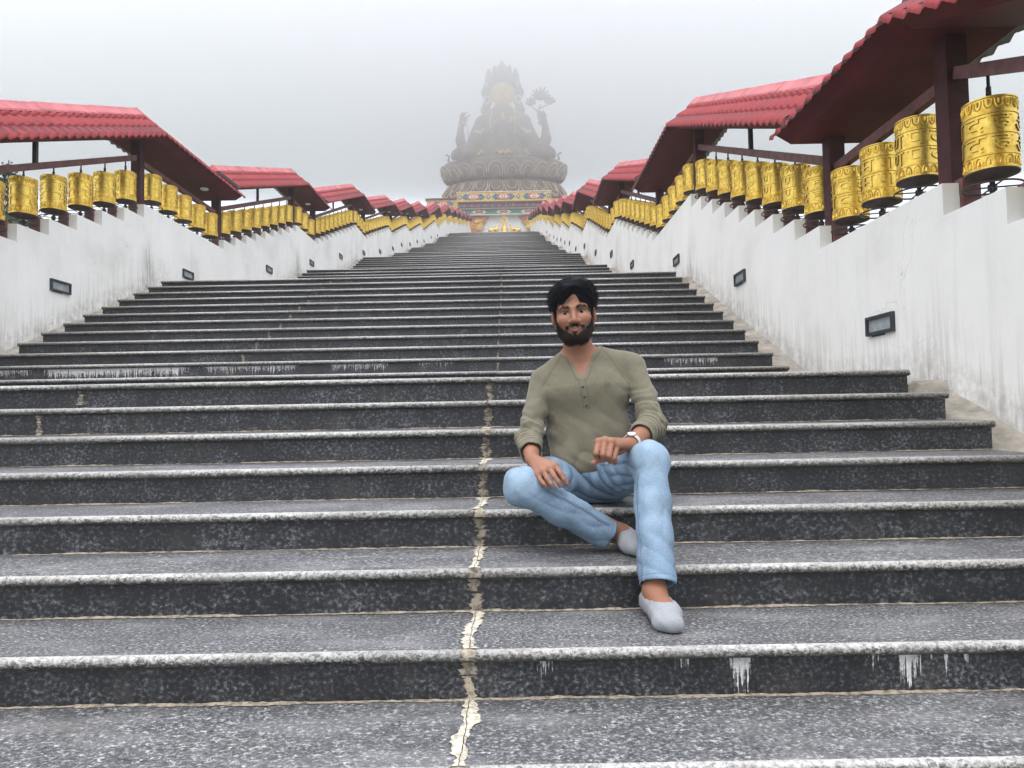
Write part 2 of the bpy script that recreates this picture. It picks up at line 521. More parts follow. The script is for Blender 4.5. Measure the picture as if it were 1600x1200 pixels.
def patch_nose(k, y, xj, w, seed, mat):
    # over the rounded edge
    r = NOSE / 2 + .002; N = 10; v = []
    for i in range(N + 1):
        a = math.pi * (.05 + .60 * i / N); ww = w * (.75 + .35 * n1(i * .31, seed))
        for s_ in (-1, 1):
            v.append((xj + s_ * ww + rng.uniform(-.004, .004), y + NOSE/2 - r * math.sin(a), k * RISE - NOSE/2 + r * math.cos(a)))
    f = [(2*i, 2*i+1, 2*i+3, 2*i+2) for i in range(N)]
    obj('mortar_patch', mesh('mortar_patch', v, f, mat), stairs)
for k, y, d in STEPS:
    if -1 <= k <= 5:
        patch_tread(k, y, d, -.14, .030, .031, k, MAT['mortar_pale'], .03 + .02 * max(k, 0))
    if -1 <= k <= 4:
        patch_nose(k, y, -.14, .026, k + 20, MAT['mortar_dirty'] if k % 2 else MAT['mortar'])
    if 0 <= k <= 6:
        patch_riser(k, y, -.14, .030, .026, k, MAT['mortar'] if k == 0 else MAT['mortar_dirty'], skip=.08)
    elif 6 < k <= 18:
        patch_riser(k, y, -.14, .018, .016, k, MAT['mortar_dirty'], skip=.25)
    if 4 <= k <= 18:
        patch_riser(k, y, -2.6, .020, .022, k + 50, MAT['mortar_dirty'] if k > 6 else MAT['mortar'], h0=rng.uniform(0, .3), skip=.15)

# white lime that has run down some risers
def drips(k, spec, name='lime_run'):
    """thin crusts of lime below the nosing; the material breaks them into runs"""
    y = [s for s in STEPS if s[0] == k][0][1]
    yy = y + OVER - .0035; z1 = k * RISE - NOSE - .001; H = RISE - NOSE - .006
    for x0, x1, l0, strength in spec:
        v, f, dn_, ed_ = [], [], [], []
        NX, NZ = max(4, int((x1 - x0) / .02)), 6
        for i in range(NX + 1):
            for q in range(NZ + 1):
                t = q / NZ
                v.append((x0 + (x1 - x0) * i / NX, yy, z1 - H * l0 * t)); dn_.append(t * (1.25 - .25 * strength) + (1 - strength) * .45)
                ed_.append(abs(i / NX - .5) * 2 if x1 - x0 < .3 else max(0, abs(i / NX - .5) * 2 - .8) * 5)
        n = NZ + 1
        f = [(i*n+q, i*n+q+1, (i+1)*n+q+1, (i+1)*n+q) for i in range(NX) for q in range(NZ)]
        me = mesh(name, v, f, MAT['lime'])
        for nm, arr in (('down', dn_), ('edge', ed_)):
            at = me.attributes.new(nm, 'FLOAT', 'POINT'); at.data.foreach_set('value', np.array(arr, np.float32))
        obj(name, me, stairs)
drips(0, [(.04,.11,1.0,1.35), (.43,.51,.7,1.2), (.575,.685,1.0,1.9), (.98,1.04,.95,1.35), (1.06,1.165,1.0,1.95), (1.15,1.20,.6,1.1), (1.19,1.24,.85,1.35), (1.255,1.295,.8,1.2)])
drips(8, [(-5.0,-4.35,1.0,1.1), (-4.35,-2.9,1.0,1.6), (-2.9,-1.9,1.0,1.15), (-1.7,-1.1,1.0,1.1), (-.9,-.5,.9,.7), (.85,1.05,.8,.5), (1.35,1.9,1.0,1.15)])
drips(3, [(-4.25,-4.05,.5,.4)])
drips(12, [(-1.9,-1.2,.5,.35)])
drips(13, [(-1.9,-1.0,.5,.35)])

# cement gutters between the steps and the walls
def gutter_line():
    P = []
    for j in range(len(LAND)):
        yE, kE, _ = LAND[j]; L = kE * RISE
        if j > 0:
            P.append((yE + OVER, (kE - 1) * RISE))
        P.append((yE + OVER + .001, L - .09))
        if j + 1 < len(LAND):
            y1 = [s for s in STEPS if s[0] == kE + 1][0][1] + OVER
            P.append((y1 - .25, L - .09)); P.append((y1, L))
        else:
            P.append((yE + 6, L - .09))
    return P
GL = gutter_line()
gy = np.array([p[0] for p in GL]); gz = np.array([p[1] for p in GL])
def base_z(y): return float(np.interp(y, gy, gz))
for nm, xa, xb in (('gutter', XR + .002, XWR + .02), ('gutter', XWL - .02, XL - .002)):
    v, f = [], []
    ys = []
    for (ya, za), (yb, zb) in zip(GL[:-1], GL[1:]):
        n = max(1, int((yb - ya) / (.08 if yb < 20 else .5)))
        ys += [(ya + (yb - ya) * i / n, za + (zb - za) * i / n) for i in range(n)]
    ys.append(GL[-1])
    C_ = 6
    for y, z in ys:
        for c in range(C_ + 1):
            t = c / C_; amp = .010 if y < 20 else .003
            zz = z + amp * (n1(y * 1.6 + t * 3, 3) + n1(t * 2.1 + y * .7, 8)) + .035 * t ** 3 * (1 if xa > 0 else 0) + .035 * (1-t) ** 3 * (1 if xa < 0 else 0)
            v.append((xa + (xb - xa) * t, y, zz))
    n = C_ + 1
    f = [(i*n+c, i*n+c+1, (i+1)*n+c+1, (i+1)*n+c) for i in range(len(ys)-1) for c in range(C_)]
    o = obj(nm, mesh(nm, v, f, MAT['cement'], None, True)); tag(o, 'rough cement gutter between the steps and the ' + ('right' if xa > 0 else 'left') + ' wall', kind='structure')

# ------------------------------------------------------------------ parapet walls with stepped tops
WALLH = 1.115
def wall_profile(j):
    """level segments (y0, y1, z, tooth?) of bay j: the rising stretch, then the level one"""
    yE, kE, yL = LAND[j]; yP = LAND[j-1][2]; zP = lz(j-1) + WALLH; zE = lz(j) + WALLH
    n = max(2, round((yE - yP) / .52))
    seg = []
    for i in range(n):
        seg.append((yP + (yE - yP) * i / n, yP + (yE - yP) * (i + 1) / n, zP + (zE - zP) * (i + 1) / (n + 1), True))
    seg.append((yE, yL, zE, False))
    return seg
PROF = {j: wall_profile(j) for j in range(1, len(LAND))}
stub_me = None
for side, xw in ((1, XWR), (-1, XWL)):
    wall = empty('parapet_wall', (xw, 0, 0))
    tag(wall, 'whitewashed parapet wall with stepped top along the %s side of the stairs' % ('right' if side > 0 else 'left'), 'wall', 'white parapet walls flanking the stairs')
    for j in range(1, len(LAND)):
        V, F, HB, ST = [], [], [], []
        def addv(u, y, z):
            V.append((side * u, y, z)); h = z - base_z(y); HB.append(max(0.0, h))
            e = LAND[j][0]; prv = LAND[j-1][2]
            s_ = math.exp(-((y - e - .12) / .13) ** 2) * max(0, 1 - abs(h - .25) / .55) * stn
            ST.append(s_); return len(V) - 1
        stn = {(-1, 2): 1.0, (-1, 3): .9, (1, 2): .45, (1, 1): .1}.get((side, j), .5)
        zprev = PROF[j][0][2] - .2
        for si, (y0, y1, zt, tooth) in enumerate(PROF[j]):
            n = max(1, int((y1 - y0) / (.13 if y0 < 24 else 1.0)))
            rows = 7 if y0 < 24 else 2
            cols = []
            for i in range(n + 1):
                y = y0 + (y1 - y0) * i / n
                zb = base_z(y) - .12
                cols.append([addv(0, y, zb + (zt - zb) * (r_ / rows) ** .8) for r_ in range(rows + 1)] + [addv(.10, y, zt), addv(.10, y, zt - .075), addv(.26, y, zt - .075), addv(.26, y, zb - .8)])
            for a, b in zip(cols[:-1], cols[1:]):
                for r_ in range(len(a) - 1):
                    q = (a[r_], b[r_], b[r_+1], a[r_+1]); F.append(q if side < 0 else q[::-1])
            # end faces of the piece, towards the viewer and away
            for cc, fl in ((cols[0], 1), (cols[-1], -1)):
                idx = [cc[0]] + [cc[rows]] + cc[rows+1:]
                # split the concave outline into quads
                a_, b_, c_, d_, e_, f_ = idx
                for q in ((a_, b_, c_, d_), (a_, d_, e_, f_)):
                    F.append(q if fl * side > 0 else q[::-1])
        me = mesh('wall_section', V, F, MAT['wall'])
        for nm, arr in (('hb', HB), ('stain', ST)):
            at = me.attributes.new(nm, 'FLOAT', 'POINT'); at.data.foreach_set('value', np.array(arr, np.float32))
        obj('wall_section', me, wall)
        if j <= 6:
            for (y0, y1, zt, tooth) in PROF[j]:
                if stub_me is None:
                    b = MB(); b.box((-.055, 0, 0), (.055, .07, .30)); stub_me = b.mesh('stub_post', MAT['rail'])
                obj('stub_post', stub_me, wall, (side * .157, y0 - .03, zt - .275))

# ------------------------------------------------------------------ canopies
def roof_sheet(name, side, xw, ya, za, yb, zb, parent, far):
    """corrugated tile sheet from the inner eave over the ridge to the outer eave"""
    wave = .155
    L = yb - ya; nw = max(2, round(L / wave)); per = 8 if not far else 2
    if far > 1: nw = max(2, nw // 3)
    NU = nw * per
    halves = [(-.33, .14), (.61, .14)]
    V, F, M_ = [], [], []
    for hi, (ue, ur) in enumerate(halves):
        rows = 3
        prof = []
        for r_ in range(rows):
            t0, t1 = r_ / rows, (r_ + 1) / rows
            prof += [(t0, .026), (t0 + .015, .034), (t0 + (t1 - t0) * .5, .018), (t1 - .002, .0)]
        base = len(V); n = len(prof)
        for layer in range(2):
            for i in range(NU + 1):
                s_ = i / NU; y = ya + L * s_
                ph = (s_ * nw) % 1.0
                wv = .014 * (math.cos(2 * math.pi * ph)) + .005 * math.sin(4 * math.pi * ph)
                for pi_, (t, lift) in enumerate(prof):
                    u = ue + (ur - ue) * t
                    z = za + (zb - za) * s_ + .375 * t + lift + wv * (1 if not far else .6) + .02 - .014 * layer
                    if pi_ == 0: z -= .012
                    V.append((side * u, y, z))
        cnt = (NU + 1) * n
        flip = (side > 0) ^ (hi == 1)
        for layer in range(2):
            o_ = base + layer * cnt
            for i in range(NU):
                for p in range(n - 1):
                    q = (o_ + i*n + p, o_ + i*n + p + 1, o_ + (i+1)*n + p + 1, o_ + (i+1)*n + p)
                    F.append(q if (flip ^ (layer == 1)) else q[::-1]); M_.append(layer)
        for i in range(NU):
            F.append((base + i*n, base + (i+1)*n, base + cnt + (i+1)*n, base + cnt + i*n)); M_.append(0)
    me = mesh(name, V, F, [MAT['roof'], MAT['under']], M_)
    me.polygons.foreach_set('use_smooth', np.ones(len(F), bool))
    me.set_sharp_from_angle(angle=R(50))
    return obj(name, me, parent)
def ridge_cap(side, ya, za, yb, zb, parent):
    L = yb - ya; n = max(1, round(L / 1.15)); b = MB()
    for i in range(n):
        y0, y1 = ya + L*i/n - .02, ya + L*(i+1)/n + .02
        base = len(b.v); prof = [(-.125, -.085), (-.115, -.06), (-.05, .0), (-.025, .03), (.025, .03), (.05, .0), (.115, -.06), (.125, -.085)]
        for y, e in ((y0, .006), (y1, .0)):
            z = za + (zb - za) * (y - ya) / L + .375 + .035 + e
            for u, h in prof: b.v.append((side * (.14 + u * (1 + e * 3)), y, z + h))
        m_ = len(prof)
        for p in range(m_ - 1):
            q = (base+p, base+p+1, base+m_+p+1, base+m_+p); b.f.append(q if side < 0 else q[::-1]); b.m.append(0)
        b.f.append(tuple(range(base, base+m_))); b.m.append(0); b.f.append(tuple(range(base+m_, base+2*m_))); b.m.append(0)
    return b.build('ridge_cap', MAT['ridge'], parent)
def soffit(side, ya, za, yb, zb, parent):
    # boxed underside: chamfer at the inner edge, flat bottom
    prof = [(-.30, .075), (-.155, -.015), (.50, -.015), (.57, .05)]
    top = [(-.29, .085), (.14, .36), (.57, .07)]
    ring = prof + top[::-1]
    n = len(ring); V = []
    for y, z in ((ya, za), (yb, zb)):
        V += [(side * u, y, z + h) for u, h in ring]
    F = [(i, (i+1) % n, n + (i+1) % n, n + i) for i in range(n)]
    if side > 0: F = [q[::-1] for q in F]
    F += [tuple(range(n)) if side > 0 else tuple(range(n))[::-1], tuple(range(n, 2*n))[::-1] if side > 0 else tuple(range(n, 2*n))]
    return obj('soffit', mesh('soffit', V, F, MAT['soffit']), parent)
ORD = ['zeroth', 'first', 'second', 'third', 'fourth', 'fifth', 'sixth', 'seventh', 'eighth', 'ninth', 'tenth', 'eleventh', 'twelfth', 'thirteenth', 'fourteenth', 'fifteenth']
EAVE, RAIL = 2.085, 1.80
LIFT = lambda j: .02 if j <= 2 else .10
for side, xw in ((1, XWR), (-1, XWL)):
    sname = 'right' if side > 0 else 'left'
    for j in range(1, len(LAND)):
        yE, kE, yL = LAND[j]; yP = LAND[j-1][2]; zP, zE = lz(j-1), lz(j)
        far = 0 if yE < 18 else (1 if yE < 40 else 2)
        if j == len(LAND) - 1: yL = 88.6
        c = empty('wheel_canopy', (xw, yE, zE))
        off = Vector((xw, yE, zE))
        order = j if side > 0 else j - 1
        if side < 0 and j == 1:
            lab = 'red tiled canopy on the left wall just outside the picture'
        else:
            lab = 'red tiled canopy over prayer wheels, %s up the %s wall from the viewer' % (ORD[order], sname)
        tag(c, lab, 'canopy', 'red tiled canopies over the prayer wheels')
        kids = []
        ys = yP - .16
        kids.append(roof_sheet('roof_sheet', side, xw, ys, zP + EAVE + LIFT(j), yE, zE + EAVE, c, far))
        kids.append(roof_sheet('roof_sheet', side, xw, yE + .004, zE + EAVE, yL + .18, zE + EAVE, c, far))
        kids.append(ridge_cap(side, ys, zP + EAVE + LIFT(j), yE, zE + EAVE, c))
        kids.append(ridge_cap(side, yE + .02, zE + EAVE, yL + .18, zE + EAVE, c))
        kids.append(soffit(side, ys + .03, zP + EAVE + LIFT(j), yE + .0, zE + EAVE, c))
        kids.append(soffit(side, yE + .003, zE + EAVE, yL + .15, zE + EAVE, c))
        # posts, rails, short struts
        px = side * .165
        for yy in (yE + .13, yL + .05):
            b = MB(); b.box((px - .065, yy - .065, zE + WALLH - .25), (px + .065, yy + .065, zE + EAVE + .02)); kids.append(b.build('post', MAT['wood'], c))
        b = MB(); b.bar((px, yE + .196, zE + RAIL), (px, yL - .016, zE + RAIL), .06, .075); kids.append(b.build('rail', MAT['rail'], c))
        b = MB(); b.bar((px, yP + .118, zP + RAIL + .10), (px, yE + .064, zE + RAIL + .02), .06, .075); kids.append(b.build('rail', MAT['rail'], c))
        if not far or far == 1:
            L = yE - yP
            for t in ((.5,) if L < 5 else (.33, .67)):
                yy = yP + L * t
                zr = zP + RAIL + (zE - zP) * t
                b = MB(); b.box((px - .022, yy - .022, zr + .03), (px + .022, yy + .022, zr + .36)); kids.append(b.build('strut', MAT['iron'], c))
            b = MB()
            if side < 0: b.lathe([(0, -.012), (.055, -.011), (.07, 0), (.07, .03)], 20, c=(side * .12, yL - .55, zE + EAVE - .028)); 
            if side < 0: kids.append(b.build('ceiling_lamp', MAT['white_tube'], c, True))
        # dark barge board closing the lower end of the rising roof
        b = MB(); zz = zP + EAVE + LIFT(j)
        b.v = [(side*u, ys + dy, zz + h) for dy in (-.012, .012) for u, h in ((-.34, -.01), (-.33, .05), (.14, .45), (.61, .05), (.62, -.01), (.14, .37))]
        b.f = [(0,1,2,5), (5,2,3,4), (6,11,8,7), (11,10,9,8), (0,6,7,1), (1,7,8,2), (2,8,9,3), (3,9,10,4), (4,10,11,5), (5,11,6,0)]; b.m = [0]*10
        kids.append(b.build('barge_board', MAT['iron'], c))
        for kd in kids: kd.location = kd.location - Vector((0, yE, zE))

# ------------------------------------------------------------------ prayer wheels
WR, WH = .132, .41
def glyph_mesh(ch, size, depth):
    cu = bpy.data.curves.new('g', 'FONT'); cu.body = ch; cu.size = size; cu.extrude = depth; cu.resolution_u = 2
    cu.align_x = 'CENTER'
    o = bpy.data.objects.new('g', cu); COL.objects.link(o)
    dg = bpy.context.evaluated_depsgraph_get()
    me = bpy.data.meshes.new_from_object(o.evaluated_get(dg))
    bpy.data.objects.remove(o); bpy.data.curves.remove(cu)
    return me
def lettering_mesh():
    bm = bmesh.new(); V, F, M_ = [], [], []
    letters = ['\u0950', '\u092e', '\u0923', '\u092a', '\u0926', '\u0939']
    for row, zc in enumerate((.142, .258)):
        for i, ch in enumerate(letters):
            me = glyph_mesh(ch, .125, .004)
            b = bmesh.new(); b.from_mesh(me); bpy.data.meshes.remove(me)
            xs = [v.co.x for v in b.verts]; ys_ = [v.co.y for v in b.verts]
            if not xs: b.free(); continue
            w = max(xs) - min(xs); h = max(ys_) - min(ys_); cx_ = (max(xs) + min(xs)) / 2; cy_ = (max(ys_) + min(ys_)) / 2
            sx = .112 / w; sy = .088 / h
            for v in b.verts: v.co.x = (v.co.x - cx_) * sx; v.co.y = (v.co.y - cy_) * sy
            for q in range(-4, 5):
                bmesh.ops.bisect_plane(b, geom=b.verts[:] + b.edges[:] + b.faces[:], plane_co=(q * .0135, 0, 0), plane_no=(1, 0, 0))
            a0 = 2 * math.pi * (i + .5 * row * 0) / 6
            base = len(V)
            b.verts.ensure_lookup_table(); b.normal_update()
            for v in b.verts:
                a = a0 + v.co.x / WR; r_ = WR + .0005 + (v.co.z + .004) * .75
                V.append((r_ * math.cos(a), r_ * math.sin(a), zc + v.co.y))
            for fc in b.faces:
                F.append(tuple(base + v.index for v in fc.verts)); M_.append(0 if abs(fc.normal.z) > .7 else 1)
            b.free()
    # rows of raised lotus petals at the top and the foot
    mb = MB()
    for zc, up_ in ((.022, 1), (.392, -1)):
        for i in range(16):
            a0 = 2 * math.pi * i / 16; pts = []
            for q in range(9):
                t = math.pi * q / 8
                aa = a0 + .150 * math.cos(t); z = zc + up_ * .050 * math.sin(t) ** .8
                pts.append(((WR + .002) * math.cos(aa), (WR + .002) * math.sin(aa), z))
            mb.tube(pts, .0042, 5, cap=False)
            a = a0; mb.tube([((WR + .001) * math.cos(a), (WR + .001) * math.sin(a), zc + up_ * z) for z in (.004, .030)], [.009, .005], 6)
    base = len(V)
    V += mb.v; F += [tuple(base + i for i in f) for f in mb.f]; M_ += [0] * len(mb.f)
    me = mesh('lettering', V, F, [MAT['gold'], MAT['gold_dark']], M_)
    return me
b = MB()
ring = lambda z: [(WR, z - .006), (WR + .005, z - .003), (WR + .005, z + .003), (WR, z + .006)]
prof = [(0, .002), (WR - .004, .002), (WR + .004, .006), (WR + .004, .012), (WR, .015)] + ring(.084) + ring(.200) + ring(.316) + [(WR, .398), (WR + .005, .402), (WR + .005, .409), (WR - .003, .412), (WR - .012, .405), (0, .405)]
b.lathe(prof, 36)
drum_me = b.mesh('drum', MAT['gold'], True); drum_me.set_sharp_from_angle(angle=R(35))
b = MB(); b.lathe([(0, -.035), (.03, -.034), (WR - .03, -.016), (WR + .004, -.006), (WR + .006, .004), (WR - .002, .006)], 28)
plate_me = b.mesh('base_plate', MAT['wheel_base'], True)
b = MB(); b.tube([(0, 0, 0), (0, 0, 1)], .009, 8); b.tube([(0, 0, .25), (0, 0, .6)], .014, 8)
rod_me = b.mesh('hanger_rod', MAT['iron'], True)
b = MB()
b.tube([(.150 * math.cos(a), .150 * math.sin(a), -.075) for a in [2*math.pi*i/28 for i in range(28)]], .006, 6, closed=True)
for i in range(4):
    a = math.pi / 2 * i + .4; b.tube([(.02 * math.cos(a), .02 * math.sin(a), -.075), (.15 * math.cos(a), .15 * math.sin(a), -.075)], .005, 5)
ring_me = b.mesh('handle_ring', MAT['iron'], True)
b = MB(); b.tube([(0, 0, -.03), (0, 0, -.245)], .014, 8); b.tube([(0, 0, -.095), (0, 0, -.06)], .024, 8)
pivot_me = b.mesh('pivot', MAT['iron'], True)
letter_me = lettering_mesh()
b = MB()
b.lathe([(WR - .02, -.02), (WR + .004, -.004), (WR + .004, .012), (WR, .015), (WR, .196), (WR + .006, .2), (WR, .204), (WR, .398), (WR + .004, .404), (0, .406)], 16, mlist=[1, 1, 0, 0, 0, 0, 0, 0, 0])
b.tube([(0, 0, .40), (0, 0, .49)], .009, 5, m=2); b.tube([(0, 0, 0), (0, 0, -.245)], .03, 5, m=2)
far_me = b.mesh('prayer_wheel', [MAT['gold'], MAT['wheel_base'], MAT['iron']], True); far_me.set_sharp_from_angle(angle=R(35))

def rail_z(j, y):
    yE, kE, yL = LAND[j]; yP = LAND[j-1][2]
    if y > yE: return lz(j) + RAIL - .036
    t = (y - yP - .118) / (yE + .064 - yP - .118); return (lz(j-1) + RAIL + .10) * (1 - t) + (lz(j) + RAIL + .02) * t - .039
def wheel(x, y, z, lab, far, j):
    if far:
        o = obj('prayer_wheel', far_me, None, (x, y, z), (0, 0, rng.uniform(0, 6.28)))
    else:
        o = empty('prayer_wheel', (x, y, z), (rng.uniform(-.012, .012), rng.uniform(-.012, .012), rng.uniform(0, 6.28)))
        d = obj('drum', drum_me, o); obj('lettering', letter_me, d)
        obj('base_plate', plate_me, o); rd = obj('hanger_rod', rod_me, o, (0, 0, .40)); rd.scale = (1, 1, max(.03, rail_z(j, y) - z - .40)); obj('handle_ring', ring_me, o); obj('pivot', pivot_me, o)
    tag(o, lab, 'prayer wheel', 'golden prayer wheels along the walls')
far_mb = MB(); fw = []
for side, xw in ((1, XWR), (-1, XWL)):
    sname = 'right' if side > 0 else 'left'
    lev = ris = 0
    for j in range(1, len(LAND)):
        yE, kE, yL = LAND[j]; zE = lz(j)
        teeth = [s for s in PROF[j] if s[3]]
        if not (side < 0 and j == 1):
            if not (side > 0 and j == 1): ris += 1
            nt = len(teeth)
            for i, (y0, y1, zt, _) in enumerate(teeth):
                yy = (y0 + y1) / 2 + .07; x = xw + side * .165
                if j == 1 and yy < 1.2: continue
                if j >= 9: fw.append((x, yy, zt + .18)); continue
                if j == 1: lab = ['golden prayer wheel cut by the right picture edge', 'golden prayer wheel nearest the viewer, right of the thick near post'][1 if i == nt - 1 else 0]
                else: lab = 'golden prayer wheel, %s of %d going up the %s rising stretch of the %s wall' % (ORD[i+1], nt, ORD[ris], sname)
                wheel(x, yy, zt + .18, lab, yy > 24, j)
            yl = min(yL, 50.0) if j == 8 else yL
            lev += 1
            nl = max(3, round((yl - yE - .25) / .50))
            for i in range(nl):
                yy = yE + .30 + (yl - yE - .25) * (i + .45) / nl; x = xw + side * .165
                if j >= 9: fw.append((x, yy, zE + WALLH + .18)); continue
                wheel(x, yy, zE + WALLH + .18, 'golden prayer wheel, %s of %d on the %s level stretch of the %s wall' % (ORD[i+1], nl, ORD[lev], sname), yy > 24, j)
for (x, y, z) in fw:
    far_mb.lathe([(0, -.02), (WR, -.01), (WR, .40), (0, .405)], 8, c=(x, y, z))
o = far_mb.build('far_prayer_wheels', MAT['gold'], None); tag(o, 'rows of tiny golden prayer wheels along the farthest flights', 'prayer wheel', kind='stuff')

# ------------------------------------------------------------------ lamps let into the walls
b = MB()
W_, H_, T_ = .36, .135, .022
for lo, hi in (((0, -W_/2, -H_/2), (.05, W_/2, -H_/2 + T_)), ((0, -W_/2, H_/2 - T_), (.05, W_/2, H_/2)), ((0, -W_/2, -H_/2 + T_), (.05, -W_/2 + T_, H_/2 - T_)), ((0, W_/2 - T_, -H_/2 + T_), (.05, W_/2, H_/2 - T_))):
    b.box(lo, hi)
b.box((.0, -W_*.36, -H_/2 - .010), (.03, W_*.12, -H_/2 - .001))
lf_me = b.mesh('frame', MAT['lamp_frame'])
b = MB(); b.box((.0, -W_/2 + T_, -H_/2 + T_), (.032, W_/2 - T_, H_/2 - T_)); lg_me = b.mesh('glass_pane', MAT['lamp_glass'])
for side, xw in ((1, XWR), (-1, XWL)):
    cnt = 0
    for j in range(1, 9):
        yE, kE, yL = LAND[j]; yP = LAND[j-1][2]
        spots = []
        if j > 1: spots.append(((yP + yE) / 2 + (0 if side > 0 else .2), .50 if j == 2 else .57))
        if not (side < 0 and j == 1): spots.append((yE + min(.95, (yL - yE) * .45) + (0 if side > 0 else .4), .45 if j < 3 else .54))
        for yy, h in spots:
            cnt += 1
            zz = base_z(yy) + h + (.07 if False else 0)
            e = empty('wall_lamp', (xw + side * .012, yy, zz), (0, R(rng.uniform(-.5, .5)), R(180) if side > 0 else 0))
            obj('frame', lf_me, e, (-.012, 0, 0)); obj('glass_pane', lg_me, e, (-.012, 0, 0))
            tag(e, 'dark framed rectangular lamp let into the %s wall, %s from the viewer' % ('right' if side > 0 else 'left', ORD[cnt] if cnt < 16 else 'farthest'), 'wall lamp', 'lamps let into the parapet walls')

# ------------------------------------------------------------------ ground either side of the stairs
ys_ = np.unique(np.concatenate([np.linspace(-450, -30, 8), np.linspace(-30, 100, 66), np.linspace(100, 450, 8)]))
xs_ = np.unique(np.concatenate([np.linspace(-450, -40, 8), np.linspace(-40, 40, 41), np.linspace(40, 450, 8), [-5.6, -5.3, 2.7, 2.9]]))
V = []
for y in ys_:
    for x in xs_:
        z = base_z(min(max(y, -4.6), 92)) - 1.1
        if y < -4.6: z = max(-20, z + (y + 4.6) * .25)
        if y > 92: z = 23.1
        dx = max(0, x - 2.8, -5.5 - x)
        z -= min(1.2, dx * .06) if y < 92 else 0
        z += (.25 * math.sin(x * .31 + y * .17) + .15 * math.sin(x * .83 - y * .55)) * (1 if dx > 2 else 0)
        V.append((x, y, z))
n = len(xs_)
F = [(i*n+c, i*n+c+1, (i+1)*n+c+1, (i+1)*n+c) for i in range(len(ys_)-1) for c in range(n-1)]
t = NT('hillside_grass', .95); a_ = t.noise(t.pos(), .9, 5, .65)
t.color(t.ramp(a_, [(.3, (.030,.048,.016)), (.55, (.06,.085,.028)), (.75, (.10,.095,.05))])).bump(t.noise(t.pos(), 9, 4), .6, .1)
o = obj('ground', mesh('ground', V, F, t.mat, None, True)); tag(o, 'green hillside falling away beside the stairs', kind='structure')

# ------------------------------------------------------------------ trees beyond the left wall
t = NT('leaves', .6); a_ = t.noise(t.pos(), 3, 3)
t.color(t.ramp(a_, [(.3, (.020,.045,.014)), (.7, (.07,.115,.035))])); MAT['leaf'] = t.mat
t = NT('needles', .65); a_ = t.noise(t.pos(), 4, 3)
t.color(t.ramp(a_, [(.3, (.014,.030,.014)), (.7, (.045,.075,.035))])); MAT['needle'] = t.mat
MAT['bark'] = m_plain('bark', (.07,.05,.035), .9, .4, 14, bump=.6)
def leaf_cloud(pts, size, mat, parent, name='crown'):
    P = np.asarray(pts); n = len(P)
    d1 = nrng.normal(size=(n, 3)); d1 /= np.linalg.norm(d1, axis=1)[:, None]
    d2 = np.cross(d1, nrng.normal(size=(n, 3))); d2 /= np.linalg.norm(d2, axis=1)[:, None]
    s_ = size * nrng.uniform(.6, 1.3, (n, 1))
    V = np.stack([P - d1*s_, P + d2*s_*.42, P + d1*s_, P - d2*s_*.42], 1).reshape(-1, 3)
    return obj(name, mesh_np(name, V, np.arange(4*n).reshape(-1, 4), mat, False), parent)
def gz_at(x, y): return base_z(min(max(y, -4.6), 92)) - 1.1 - min(1.2, max(0, -5.5 - x) * .06)
def conifer(x, y, h, lab):
    z0 = gz_at(x, y) - .1; r_ = empty('conifer_tree', (x, y, z0)); tag(r_, lab, 'tree', 'trees beyond the left wall')
    b = MB(); b.tube([(0, 0, 0), (.05, 0, h*.5), (0, .03, h)], [.14, .09, .015], 8); b.build('trunk', MAT['bark'], r_, True)
    pts = []
    lim = MB()
    zz = h * .12
    while zz < h * .99:
        L = (1 - zz / h) ** .85 * h * .24 + .08
        for q in range(rng.randint(5, 7)):
            a = rng.uniform(0, 6.28); LL = L * rng.uniform(.6, 1.15)
            tip = (LL*math.cos(a), LL*math.sin(a), zz - LL*.22)
            lim.tube([(0, 0, zz), tip], [.02, .005], 4, cap=False)
            for w in range(int(40 * LL) + 8):
                tt = rng.uniform(.15, 1.03); sp = .09 * (1.2 - tt) + .03
                pts.append((tip[0]*tt + rng.gauss(0, sp), tip[1]*tt + rng.gauss(0, sp), zz + (tip[2]-zz)*tt + rng.gauss(0, .045)))
        zz += h * .035
    lim.build('limb', MAT['bark'], r_)
    leaf_cloud(pts, .075, MAT['needle'], r_)
def broadleaf(x, y, h, w, lab, mat='leaf'):
    z0 = gz_at(x, y) - .1; r_ = empty('leafy_tree', (x, y, z0)); tag(r_, lab, 'tree', 'trees beyond the left wall')
    b = MB(); b.tube([(0, 0, 0), (.06, .03, h*.35), (.02, 0, h*.7)], [.12, .09, .03], 8); b.build('trunk', MAT['bark'], r_, True)
    lim = MB(); pts = []
    for q in range(26):
        a = rng.uniform(0, 6.28); rr = w * math.sqrt(rng.random()); zc = h * rng.uniform(.4, .95)
        rr *= math.sin(min(1, (1.08 - zc/h) * 1.9) * math.pi / 2)
        c = (rr*math.cos(a), rr*math.sin(a), zc)
        lim.tube([(.04, .02, h*.3), (c[0]*.5, c[1]*.5, zc*.8), c], [.035, .02, .006], 4, cap=False)
        cr = rng.uniform(.22, .42) * w
        for w_ in range(170):
            pts.append((c[0]+rng.gauss(0, cr*.5), c[1]+rng.gauss(0, cr*.5), c[2]+rng.gauss(0, cr*.42)))
    lim.build('limb', MAT['bark'], r_)
    leaf_cloud(pts, .07, MAT[mat], r_)
conifer(-15.2, 19.0, 5.6, 'slim dark conifer behind the left wall at the picture edge')
broadleaf(-12.6, 15.5, 3.3, 1.3, 'leafy tree behind the second prayer wheel from the left edge')
broadleaf(-10.2, 12.8, 2.9, 1.1, 'low leafy tree behind the third prayer wheel from the left edge')

